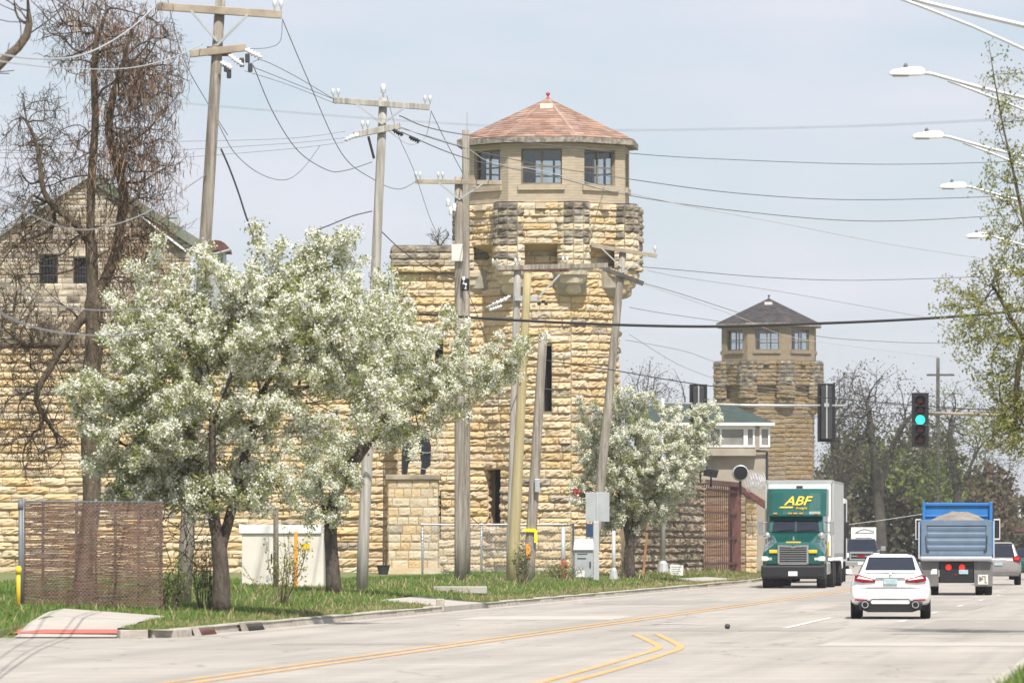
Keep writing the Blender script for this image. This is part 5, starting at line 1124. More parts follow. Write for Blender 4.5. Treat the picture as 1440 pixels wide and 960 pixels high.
# ------------------------------------------------------------------ street lamps along the far kerb: same lamp, five in view and one whose head is above the frame
def lamp0():
    r = thing('street_lamp', (0, 0, 0), 'x', 'street lamp', 'street lamps with curved arms'); h = 9+H
    m = MB(); m.lathe([(.2, 0), (.2, .12), (.13, .2), (.11, 3), (.07, h-1.0)], (5.6, 0, 0), 12); m.build('pole', 'alu', r, smooth=True)
    def arc(z0, z1, x0, x1, rad):
        pts = [];
        for i in range(11): t = i/10; pts.append((x0+(x1-x0)*t, 0, z1+(z0-z1)*((1-t)**2.0)*1))
        return pts
    m = MB(); m.tube([(.35, 0, h-.02), (.55, 0, h-.04), (.9, 0, h-.14), (1.5, 0, h-.31), (3, 0, h-.66), (5.6, 0, h-1.25)], [.037, .037, .037, .037, .042, .05], 8); m.build('arm', 'alu', r, smooth=True)
    m = MB(); m.tube([(.86, 0, h-.17), (1.3, 0, h-.33), (2.2, 0, h-.68), (3.4, 0, h-1.22), (5.6, 0, h-2.3)], .028, 8); m.build('brace_arm', 'alu', r, smooth=True)
    m = MB(); m.loft([[(x, y*w, h+z0), (x, y*w*1.0, h+z0+.001), (x, w*.7*(1 if y > 0 else -1), h+z1)] if False else [(x, -w, h+z0), (x, w, h+z0), (x, w*.8, h+z1), (x, -w*.8, h+z1)] for x, w, z0, z1 in ((-.27, .1, -.06, -.01), (-.2, .16, -.07, .03), (.12, .17, -.075, .085), (.33, .11, -.07, .09), (.42, .06, -.05, .05))]); m.build('lamp_head', 'white', r, bevel=.02)
    m = MB(); m.lathe([(.04, 0), (.045, .05), (.02, .09)], (.05, 0, h+.07), 8); m.build('photocell', 'greypaint', r)
    m = MB(); m.box(-.2, .1, -.13, .13, h-.095, h-.074); m.build('lens', 'winglass', r); return r
L0 = lamp0(); LD = [(92, None, 'lamp arms at the top edge whose head is above the picture'), (109.1, 1270, 'largest complete white street lamp head, high above the budding tree'), (126.1, 1300, 'white street lamp second in size, its arm behind budding twigs'), (144, 1336, 'white street lamp third in size, level with the lookout windows'), (167.4, 1371, 'small white street lamp fourth in the row, half behind yellow buds'), (188.5, 1406, 'smallest white street lamp lowest in the row behind yellow buds')]
def dup(o, par=None):
    c = o.copy(); COL.objects.link(c); c.parent = par
    for k in list(o.children): dup(k, c)
    return c
for i, (D, px, lab) in enumerate(LD):
    o = L0 if i == 0 else dup(L0); x = (px-720)*D/F if px else kx(D)+RW-3.4; o.location = (x, D, 0); o['label'] = lab
# ------------------------------------------------------------------ traffic signals on mast arms
def signal(name, label, D, px, py0, py1, facing, lit=None):
    s = S(D); h = (py1-py0)/s; z0 = H+(761-py1)/s; x = (px-720)/s; w = 25/s if not facing else 24/s; r = thing(name, (x, D, z0), label, 'traffic light')
    m = MB(); m.box(-w/2, w/2, -.02, .02, 0, h); m.build('backplate', 'black', r, bevel=.008)
    b = MB(); hw = w*.3; n = 5
    if facing:
        b.box(-hw, hw, -.06, -.021, .06*h, .94*h)
    else: b.box(-hw, hw, -.22, -.021, .05*h, .95*h)
    b.build('housing', 'iron' if not facing else 'black', r, bevel=.015)
    if facing:
        for k in range(n):
            zc = h*(.14+.18*(n-1-k)); l = MB(); l.lathe([(hw*.92, 0), (hw*.6, -.03), (.01, -.045)], (0, -.062, zc), 18, axis='y'); l.build('lens', 'lamp_green' if k == lit else 'lens_dim', r, smooth=True)
            v = MB(); pts = [(math.cos(a)*hw*1.02, math.sin(a)*hw*1.02) for a in np.linspace(.1, math.pi-.1, 11)]
            for i in range(10):
                (a, c), (d, e) = pts[i], pts[i+1]; v.add([(a, -.06, zc+c), (d, -.06, zc+e), (d, -.24, zc+e), (a, -.24, zc+c)], [(0, 1, 2, 3)])
            v.build('visor', 'black', r)
    else:
        b = MB(); b.tube([(0, -.27, .06*h), (0, -.27, .97*h)], .035, 8); b.box(-.1, .1, -.28, -.2, .6*h, .66*h); b.build('mounting_bar', 'alu', r)
    return r
DM = 238.
signal('traffic_light', 'dark back of a traffic light at the mast arm tip before the far tower', DM, 1162, 539, 621, False)
signal('traffic_light', 'dark back of a traffic light half hidden behind the small blossom tree', DM, 982, 540, 618, False)
signal('traffic_light', 'black five lamp traffic light showing green under a tan mast arm', 250., 1294, 552, 628, True, 2)
b = G(932, DM); r = thing('signal_mast', b, 'silver signal mast with long horizontal arm behind the small blossom tree', 'signal mast')
m = MB(); m.tube([b-Z*.1, V((b.x, DM, H+(761-560)/S(DM)))], [.125, .095], 12); m.build('pole', 'alu', r, world=True, smooth=True)
m = MB(); m.lathe([(.27, 0), (.27, .12), (.2, .45), (.14, .55)], (0, 0, 0), 12); m.build('flared_base', 'alu', r)
m = MB(); m.tube([P(932, 567, DM-.0), P(1060, 570, DM), P(1191, 570, DM)], [.075, .062, .045], 10); m.lathe([(.06, -.01), (.07, 0), (.06, .01)], P(1191, 570, DM), 10, axis='x'); m.build('arm', 'galv', r, world=True, smooth=True)
b = V((kx(250)+RW+1.5, 250., .2)); r = thing('signal_mast', b, 'tan signal mast arm reaching from beyond the budding tree to the green light', 'signal mast')
m = MB(); m.tube([b, V((b.x, 250, H+(761-575)/S(250)))], [.14, .1], 12); m.build('pole', 'rust', r, world=True, smooth=True)
m = MB(); m.tube([P(1302, 580, 250.1), P(1440, 585, 250.1), V((b.x, 250, H+(761-588)/S(250)))], [.06, .085, .11], 10); m.build('arm', 'arm_wood', r, world=True, smooth=True)
# ------------------------------------------------------------------ vehicles
ROT = -math.atan(.075)
def wheel(name, parent, x, y, r, w, n=22):
    t = thing(name, (x, y, r), None, None); t.parent = parent
    m = MB(); m.lathe([(r*.62, -w/2), (r*.93, -w/2), (r, -w/2+.03), (r, w/2-.03), (r*.93, w/2), (r*.62, w/2)], (0, 0, 0), n, axis='x'); m.build('tyre', 'tyre', t, smooth=False)
    m = MB(); m.lathe([(.05, -w/2-.0), (r*.2, -w/2+.01), (r*.3, -w/2+.05), (r*.61, -w/2+.02), (r*.61, w/2-.02), (r*.3, w/2-.05), (r*.2, w/2-.01), (.05, w/2)], (0, 0, 0), n, axis='x'); m.build('rim', 'chrome', t); return t
def ring(y, zb, hb, zm, hm, zt, ht, zc):
    """half section mirrored: sill, waist, belt, deck"""
    h = [(hb*.55, zb), (hb, zb+.03), (hm*.985, (zb+zm)/2), (hm, zm), (hm*.97, (zm+zt)/2), (ht, zt), (ht*.8, zc-.012), (ht*.4, zc)]
    return [(x, y, z) for x, z in h]+[(-x, y, z) for x, z in reversed(h)]
def sedan():
    D = 129.; r = thing('sedan', ((1252-720)*D/F, D, 0), 'white sedan with twin exhausts driving away on the open road', 'car', rz=ROT)
    m = MB(); m.loft([ring(*a) for a in (
        (.0, .42, .70, .64, .80, .86, .70, .97), (.05, .34, .80, .64, .875, .90, .80, 1.03), (.16, .30, .84, .64, .90, .94, .84, 1.055), (.5, .26, .86, .64, .925, .95, .87, 1.05), (1.1, .22, .88, .62, .925, .95, .87, 1.02),
        (3.3, .22, .88, .62, .925, .94, .86, .98), (4.0, .24, .86, .58, .90, .84, .80, .90), (4.6, .28, .75, .5, .80, .68, .68, .74), (4.85, .34, .6, .46, .64, .58, .56, .62))]); m.build('body', 'carwhite', r, smooth=True, sub=1)
    g = MB(); B = [(.72, .50, .99), (-.72, .50, .99), (-.74, 3.75, .97), (.74, 3.75, .97)]; T = [(.535, 1.2, 1.425), (-.535, 1.2, 1.425), (-.53, 2.75, 1.43), (.53, 2.75, 1.43)]
    g.hexa(B, T); g.hexa([(.535, 1.2, 1.425), (-.535, 1.2, 1.425), (-.53, 2.75, 1.43), (.53, 2.75, 1.43)], [(.36, 1.5, 1.475), (-.36, 1.5, 1.475), (-.36, 2.5, 1.475), (.36, 2.5, 1.475)]); g.build('roof', 'carwhite', r, bevel=.035)
    def plane(a, b, c, d, off, m_, nm):
        a, b, c, d = map(V, (a, b, c, d)); n = (b-a).cross(d-a).normalized(); q = MB(); q.hexa([p+n*off for p in (a, b, c, d)], [p+n*(off+.008) for p in (a, b, c, d)]); return q.build(nm, m_, r)
    def on(u, w):                                     # point on the rear screen
        bl, br, tr, tl = V((-.72, .5, .99)), V((.72, .5, .99)), V((.535, 1.2, 1.425)), V((-.535, 1.2, 1.425)); return bl.lerp(br, u).lerp(tl.lerp(tr, u), w)
    plane(on(.07, .26), on(.93, .26), on(.955, .93), on(.045, .93), .004, 'carglass', 'rear_window')
    for s in (-1, 1):
        a, b, c, d = V((s*.728, 1.0, 1.03)), V((s*.738, 3.3, 1.02)), V((s*.545, 2.7, 1.40)), V((s*.55, 1.42, 1.40)); q = MB(); o = V((s*.014, 0, .006)); q.hexa([a, b, c, d], [a+o, b+o, c+o, d+o]); q.build('side_window', 'carglass', r)
        q = MB(); q.prism([(s*.82, .87), (s*.80, .99), (s*.70, 1.005), (s*.34, .90), (s*.335, .835), (s*.62, .822)], (0, .03, 0), (1, 0, 0), (0, 0, 1), (0, -1, 0), .055); tl = q.build('tail_light', 'lens_red', r, bevel=.012)
        q = MB(); q.prism([(s*.76, .925), (s*.71, .975), (s*.40, .90), (s*.40, .88)], (0, -.026, 0), (1, 0, 0), (0, 0, 1), (0, -1, 0), .008); q.build('clear_lens', 'lamp_white', tl)
        q = MB(); q.prism([(s*.80, .425), (s*.79, .46), (s*.52, .447), (s*.52, .42)], (0, .06, 0), (1, 0, 0), (0, 0, 1), (0, -1, 0), .08); q.build('reflector', 'lens_red', r)
        q = MB(); q.lathe([(.075, -.06), (.08, -.07), (.06, -.075), (.055, .05), (.05, .3)], (s*.57, .02, .33), 18, axis='y'); e = q.build('exhaust', 'chrome', r); q = MB(); q.lathe([(.058, -.073), (.057, -.072)], (s*.57, .02, .33), 16, axis='y'); q.build('tailpipe_mouth', 'void', e)
        q = MB(); q.loft([[(s*(.9+a*.0), 3.05, 1.0), (s*1.06, 3.05, 1.0), (s*1.06, 3.05, 1.13), (s*.93, 3.05, 1.12)], [(s*.9, 3.2, 1.0), (s*1.04, 3.2, 1.02), (s*1.04, 3.2, 1.11), (s*.93, 3.2, 1.1)]] if (a := 0) == 0 else []); q.build('mirror', 'carwhite', r, bevel=.02)
        for y in (1.02, 3.85): wheel('wheel', r, s*.79, y, .335, .235)
    q = MB(); q.prism([(-.74, .36), (-.5, .42), (.5, .42), (.74, .36), (.68, .22), (.5, .16), (-.5, .16), (-.68, .22)], (0, .09, 0), (1, 0, 0), (0, 0, 1), (0, -1, 0), .10); q.build('diffuser', 'black', r, bevel=.015)
    q = MB(); q.prism([(-.46, .40), (-.40, .44), (.40, .44), (.46, .40), (.42, .345), (-.42, .345)], (0, .0, 0), (1, 0, 0), (0, 0, 1), (0, -1, 0), .03); q.build('valance_trim', 'carwhite', r, bevel=.01)
    q = MB(); q.tube([(-.48, -.03, .33), (-.42, -.03, .45), (-.2, -.035, .455), (.2, -.035, .455), (.42, -.03, .45), (.48, -.03, .33)], .012, 6); q.build('trim_line', 'iron', r)
    q = MB(); q.box(-.16, .16, -.035, -.01, .79, .92); q.build('number_plate', 'plate', r, bevel=.008)
    q = MB(); q.box(-.34, .34, -.03, .0, .925, .95); q.build('trim_bar', 'silver', r, bevel=.008)
    q = MB(); q.loft([[(x, .03+abs(x)*.12, 1.06), (x, .22+abs(x)*.1, 1.075), (x, .2+abs(x)*.1, 1.045), (x, .06+abs(x)*.12, 1.04)] for x in (-.66, -.4, 0, .4, .66)]); q.build('spoiler', 'carwhite', r, bevel=.006)
    q = MB(); q.box(-.8, .8, .35, 4.5, .2, .5); q.build('underbody', 'black', r)
    q = MB(); q.tube([(-.80, .035, .70), (-.5, .0, .715), (0, -.012, .72), (.5, .0, .715), (.80, .035, .70)], .007, 5); q.build('bumper_seam', 'iron', r)
    q = MB(); q.lathe([(.04, -.02), (.03, -.025)], (0, .02, 1.0), 12, axis='y'); q.build('badge', 'chrome', r)
sedan()
def suv():
    D = 230.; r = thing('sport_utility', ((1404-720)*D/F, D, 0), 'silver sport utility half hidden behind the blue dump truck', 'car', rz=ROT)
    m = MB(); m.loft([ring(*a) for a in ((.0, .45, .78, .75, .84, .98, .80, 1.08), (.08, .40, .86, .75, .93, 1.02, .88, 1.12), (.6, .34, .9, .75, .95, 1.05, .9, 1.12), (3.2, .34, .9, .72, .95, 1.02, .88, 1.1), (4.3, .38, .84, .65, .88, .95, .8, 1.02), (4.7, .45, .65, .6, .7, .8, .6, .85))]); m.build('body', 'silver', r, smooth=True, sub=1)
    g = MB(); g.hexa([(.82, .12, 1.08), (-.82, .12, 1.08), (-.8, 3.5, 1.08), (.8, 3.5, 1.08)], [(.62, .42, 1.68), (-.62, .42, 1.68), (-.6, 2.6, 1.68), (.6, 2.6, 1.68)]); g.hexa([(.62, .3, 1.67), (-.62, .3, 1.67), (-.6, 2.6, 1.68), (.6, 2.6, 1.68)], [(.5, .5, 1.74), (-.5, .5, 1.74), (-.5, 2.5, 1.74), (.5, 2.5, 1.74)]); g.build('roof', 'silver', r, bevel=.05)
    q = MB(); q.hexa([(-.66, .11, 1.16), (.66, .11, 1.16), (.56, .33, 1.60), (-.56, .33, 1.60)], [(-.66, .16, 1.16), (.66, .16, 1.16), (.56, .38, 1.60), (-.56, .38, 1.60)]); q.build('rear_window', 'carglass', r)
    for s in (-1, 1):
        q = MB(); q.prism([(s*.9, .93), (s*.9, 1.12), (s*.74, 1.2), (s*.58, 1.12), (s*.6, .98)], (0, .08, 0), (1, 0, 0), (0, 0, 1), (0, -1, 0), .1); q.build('tail_light', 'lens_red', r, bevel=.02)
        q = MB(); q.box(s*.74-.08, s*.74+.08, -.03, -.015, 1.03, 1.12); q.build('brake_lamp', 'lamp_red', r)
        q = MB(); a, b, c, d = V((s*.825, .6, 1.14)), V((s*.81, 3.2, 1.13)), V((s*.64, 2.55, 1.6)), V((s*.645, .7, 1.6)); o = V((s*.015, 0, .008)); q.hexa([a, b, c, d], [a+o, b+o, c+o, d+o]); q.build('side_window', 'carglass', r)
        for y in (.95, 3.7): wheel('wheel', r, s*.8, y, .36, .24)
    q = MB(); q.box(-.85, .85, -.03, .12, .36, .58); q.build('bumper', 'greypaint', r, bevel=.04)
    q = MB(); q.box(-.16, .16, -.035, -.0, .80, .92); q.build('number_plate', 'plate', r)
suv()
def pickup():
    D = 298.; r = thing('pickup_truck', ((1211-720)*D/F, D, 0), 'dark pickup truck with chrome grille facing us behind the white sedan', 'pickup truck', rz=ROT); w = .98
    b = MB(); b.box(-w, w, .1, 5.6, .55, 1.15); b.loft([[(-.96, .1, 1.1), (.96, .1, 1.1), (.96, 1.6, 1.2), (-.96, 1.6, 1.2)], [(-.88, .15, 1.24), (.88, .15, 1.24), (.9, 1.6, 1.33), (-.9, 1.6, 1.33)]]); b.build('body', 'carblack', r, bevel=.05)
    b = MB(); b.hexa([(-.88, 1.5, 1.25), (.88, 1.5, 1.25), (.88, 3.7, 1.25), (-.88, 3.7, 1.25)], [(-.70, 2.1, 1.9), (.70, 2.1, 1.9), (.70, 3.5, 1.9), (-.70, 3.5, 1.9)]); b.build('cab', 'carblack', r, bevel=.05)
    b = MB(); b.hexa([(-.80, 1.50, 1.32), (.80, 1.50, 1.32), (.67, 1.97, 1.83), (-.67, 1.97, 1.83)], [(-.80, 1.56, 1.32), (.80, 1.56, 1.32), (.67, 2.03, 1.83), (-.67, 2.03, 1.83)]); b.build('windscreen', 'carglass', r)
    b = MB(); b.box(-.62, .62, .02, .1, .78, .86); b.box(-.62, .62, .02, .1, 1.12, 1.22); b.box(-.62, -.52, .03, .1, .86, 1.12); b.box(.52, .62, .03, .1, .86, 1.12); b.box(-.52, .52, .04, .1, .97, 1.02); b.build('grille', 'chrome', r, bevel=.01)
    b = MB(); b.box(-.2, .2, .0, .04, .93, 1.05); b.build('badge', 'lens_red', r)
    b = MB(); b.box(-.97, .97, -.05, .2, .48, .74); b.build('bumper', 'chrome', r, bevel=.04)
    b = MB(); b.box(-.16, .16, -.07, -.05, .55, .68); b.build('number_plate', 'white', r)
    for s in (-1, 1):
        b = MB(); b.box(s*.8-.16, s*.8+.16, .02, .12, .92, 1.16); b.build('headlight', 'lamp_white', r, bevel=.02)
        b = MB(); b.box(s*1.13-.13, s*1.13+.13, 1.9, 2.0, 1.28, 1.5); b.bar((s*.9, 2, 1.3), (s*1.1, 2, 1.35), .05, .05); b.build('mirror', 'chrome', r, bevel=.02)
        for y in (.95, 4.5): wheel('wheel', r, s*.85, y, .4, .28)
pickup()
def semi():
    D = 214.; r = thing('semi_truck', ((1115-720)*D/F, D, 0), 'green semi truck with yellow lettering and grey trailer coming towards us', 'semi truck', rz=ROT-.03)
    # bonnet and cab
    b = MB(); b.loft([[(-w1_, y, z0), (w1_, y, z0), (w1_, y, zs), (w2_, y, zt), (-w2_, y, zt), (-w1_, y, zs)] for y, z0, w1_, zs, w2_, zt in ((.22, .88, 1.0, 1.2, .55, 1.63), (.45, .85, 1.16, 1.32, .62, 1.74), (1.2, .85, 1.18, 1.45, .75, 1.92), (1.95, .85, 1.18, 1.6, .95, 2.1))]); b.build('bonnet', 'teal', r, bevel=.06, smooth=False)
    b = MB(); b.hexa([(-1.08, 1.9, .8), (1.08, 1.9, .8), (1.12, 4.2, .8), (-1.12, 4.2, .8)], [(-1.08, 1.9, 2.1), (1.08, 1.9, 2.1), (1.12, 4.2, 2.1), (-1.12, 4.2, 2.1)])
    b.hexa([(-1.06, 1.95, 2.1), (1.06, 1.95, 2.1), (1.12, 4.2, 2.1), (-1.12, 4.2, 2.1)], [(-1.02, 2.25, 2.78), (1.02, 2.25, 2.78), (1.12, 4.2, 2.78), (-1.12, 4.2, 2.78)]); b.build('cab', 'teal', r, bevel=.05)
    b = MB(); ys = [(2.12, 2.72), (2.2, 2.9), (2.45, 3.6), (2.62, 3.77)]
    b.loft([[(-1.14, y+.28, z), (-.95, y+.04, z), (-.5, y-.03, z), (.5, y-.03, z), (.95, y+.04, z), (1.14, y+.28, z), (1.15, 4.2, z), (-1.15, 4.2, z)] for y, z in ys]); b.build('roof_fairing', 'teal', r, bevel=.03)
    ang = math.atan2(.25, .7); fp = lambda z, o: 2.2+(z-2.9)*.25/.7-.03-o
    lettering('lettering', 'ABF', .50, 'yellow', r, (.03, fp(3.29, .03), 3.29), (math.pi/2-ang, 0, 0), .008, .34, 1.12, bold=.008)
    lettering('lettering', 'Freight', .14, 'yellow', r, (.20, fp(3.03, .03), 3.03), (math.pi/2-ang, 0, 0), .006, .2, 1.1)
    q = MB(); q.prism([(-.66, 0), (-.57, .06), (-.10, .06), (-.14, 0)], (0, fp(3.03, .012), 3.03), (1, 0, 0), V((0, .25, .7)).normalized(), V((0, -.7, .25)).normalized(), .012); q.build('logo_stripe', 'yellow', r)
    b = MB()
    wpts = lambda u, v: V((-.90+1.8*u, 1.93+.31*v, 2.12+.56*v)); b.hexa([wpts(0, .04)+V((0, -.02, 0)), wpts(1, .04)+V((0, -.02, 0)), wpts(.96, .98)+V((0, -.02, 0)), wpts(.04, .98)+V((0, -.02, 0))], [wpts(0, .04)+V((0, .03, 0)), wpts(1, .04)+V((0, .03, 0)), wpts(.96, .98)+V((0, .03, 0)), wpts(.04, .98)+V((0, .03, 0))]); ws = b.build('windscreen', 'carglass', r)
    b = MB(); b.bar(wpts(.5, 0)+V((0, -.03, 0)), wpts(.5, 1)+V((0, -.03, 0)), .04, .03); b.bar(wpts(.12, .08)+V((0, -.04, 0)), wpts(.46, .16)+V((0, -.04, 0)), .025, .02); b.bar(wpts(.56, .08)+V((0, -.04, 0)), wpts(.9, .16)+V((0, -.04, 0)), .025, .02); b.build('wiper', 'black', ws)
    b = MB(); b.box(-1.02, 1.02, 1.98, 2.3, 2.70, 2.80); b.build('sun_visor', 'teal', r, bevel=.03)
    for x in (-.78, -.22, -.02, .2, .78):
        b = MB(); b.box(x-.07, x+.07, 1.95, 2.02, 2.80, 2.85); b.build('marker_lamp', 'orange', r, bevel=.01)
    b = MB(); 
    b.prism([(-.55, .93), (.55, .93), (.57, 1.58), (-.57, 1.58)], (0, .17, 0), (1, 0, 0), (0, 0, 1), (0, 1, 0), .05, 0)
    for i in range(9): z = .975+i*.068; b.box(-.51, .51, .12, .165, z, z+.02, 1)
    for (x0, x1, z0, z1) in ((-.58, -.51, .9, 1.62), (.51, .58, .9, 1.62), (-.58, .58, .9, .95)): b.box(x0, x1, .10, .22, z0, z1, 1)
    b.bar((-.58, .16, 1.60), (-.1, .16, 1.585), .1, .06, 1); b.bar((.58, .16, 1.60), (.1, .16, 1.585), .1, .06, 1); b.bar((-.12, .15, 1.60), (0, .15, 1.53), .08, .06, 1); b.bar((.12, .15, 1.60), (0, .15, 1.53), .08, .06, 1)
    b.build('grille', ['black', 'chrome'], r)
    q = MB(); q.box(-.28, .28, .4, .46, 1.66, 1.76); q.build('nameplate', 'yellow', r, bevel=.01)
    q = MB(); q.lathe([(.03, 0), (.05, .05), (.02, .12), (.035, .17)], (0, .42, 1.78), 8); q.build('bonnet_ornament', 'chrome', r)
    b = MB(); b.loft([[(-1.2, y, z0), (1.2, y, z0), (1.2, y, z1), (-1.2, y, z1)] for y, z0, z1 in ((.0, .40, .86), (.35, .34, .88))]); b.build('bumper', 'black', r, bevel=.06)
    q = MB(); q.box(-.17, .17, -.03, 0, .47, .64); q.build('number_plate', 'white', r)
    for s in (-1, 1):
        q = MB(); q.box(s*.98-.22, s*.98+.22, .22, .5, 1.02, 1.20); q.build('headlight', 'lamp_white', r, bevel=.04)
        q = MB(); q.box(s*.74-.16, s*.74+.16, .15, .4, 1.32, 1.45); q.build('turn_signal', 'yellow', r, bevel=.02)
        q = MB(); q.box(s*1.36-.08, s*1.36+.08, 2.1, 2.25, 2.0, 2.55); q.bar((s*1.08, 2.3, 2.5), (s*1.36, 2.2, 2.45), .04, .04); q.bar((s*1.08, 2.3, 2.1), (s*1.36, 2.2, 2.1), .04, .04); q.build('mirror', 'chrome', r, bevel=.04)
        q = MB(); q.lathe([(.02, -.1), (.12, -.06), (.14, 0), (.12, .06)], (s*1.02, .9, 1.98), 12, axis='y'); q.bar((s*1.0, .95, 1.5), (s*1.02, .93, 1.9), .03, .03); q.build('bonnet_mirror', 'chrome', r, smooth=False)
        q = MB(); q.box(s*1.1-.12, s*1.1+.12, 2.6, 4.2, .5, 1.0); q.build('fuel_tank', 'chrome', r, bevel=.08)
        wheel('wheel', r, s*1.02, 1.15, .5, .34)
        for y in (5.4, 6.6): wheel('wheel', r, s*1.0, y, .5, .55)
        wheel('wheel', r, s*1.0, 11.6, .5, .55)
    q = MB(); q.box(1.13, 1.16, 2.9, 4.1, 1.2, 1.75); q.build('side_decal', 'yellow', r)
    q = MB(); q.box(-.45, .45, .5, 13, .55, .85); q.box(-1.0, 1.0, 1.1, 1.2, .42, .6); q.build('chassis', 'black', r)
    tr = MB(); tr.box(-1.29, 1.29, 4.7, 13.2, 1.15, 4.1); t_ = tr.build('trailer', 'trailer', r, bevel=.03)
    q = MB()
    for i in range(14): y = 5.0+i*.6; q.box(1.288, 1.305, y, y+.05, 1.3, 4.0)
    q.box(-1.31, 1.31, 4.66, 4.74, 3.98, 4.12); q.box(1.24, 1.32, 4.66, 4.8, 1.15, 4.1); q.box(-1.32, -1.24, 4.66, 4.8, 1.15, 4.1); q.build('trailer_rail', 'alu', t_)
    q = MB(); q.box(-.12, .12, 4.62, 4.68, 3.82, 3.9); q.build('clearance_lamp', 'iron', t_)
    q = MB(); q.box(-1.2, 1.2, 4.655, 4.699, 1.2, 3.97); q.build('trailer_nose', 'white', t_)
semi()
def follower():
    D = 243.; r = thing('box_truck', ((1147-720)*D/F, D, 0), 'white truck following close behind the green semi truck', 'truck', rz=ROT)
    b = MB(); b.box(-1.2, 1.2, 1.8, 9, .9, 3.62); b.build('cargo_box', 'white', r, bevel=.04)
    b = MB(); b.hexa([(-1.15, .3, .6), (1.15, .3, .6), (1.15, 2, .6), (-1.15, 2, .6)], [(-1.12, .3, 1.7), (1.12, .3, 1.7), (1.15, 2, 1.9), (-1.15, 2, 1.9)]); b.hexa([(-1.12, .7, 1.7), (1.12, .7, 1.7), (1.12, 2, 1.7), (-1.12, 2, 1.7)], [(-1.0, 1.1, 2.8), (1.0, 1.1, 2.8), (1.0, 2, 2.8), (-1.0, 2, 2.8)]); b.build('cab', 'white', r, bevel=.05)
    b = MB(); b.hexa([(-1.0, .73, 1.8), (1.0, .73, 1.8), (.92, 1.04, 2.65), (-.92, 1.04, 2.65)], [(-1.0, .8, 1.8), (1.0, .8, 1.8), (.92, 1.1, 2.65), (-.92, 1.1, 2.65)]); b.build('windscreen', 'carglass', r)
    b = MB(); b.box(-1.1, 1.1, .2, .4, .45, .8); b.build('bumper', 'black', r, bevel=.04)
    for s in (-1, 1):
        q = MB(); q.box(s*1.3-.1, s*1.3+.1, 1.2, 1.3, 1.9, 2.6); q.build('mirror', 'black', r, bevel=.03)
        q = MB(); q.box(s*.9-.18, s*.9+.18, .26, .36, .95, 1.15); q.build('headlight', 'lamp_white', r, bevel=.03)
        for y in (1.2, 7): wheel('wheel', r, s*1.0, y, .48, .32)
    q = MB(); q.tube([(1.22, 1.75, 1.0), (1.22, 1.75, 3.4)], .05, 8); q.build('corner_post', 'iron', r)
follower()
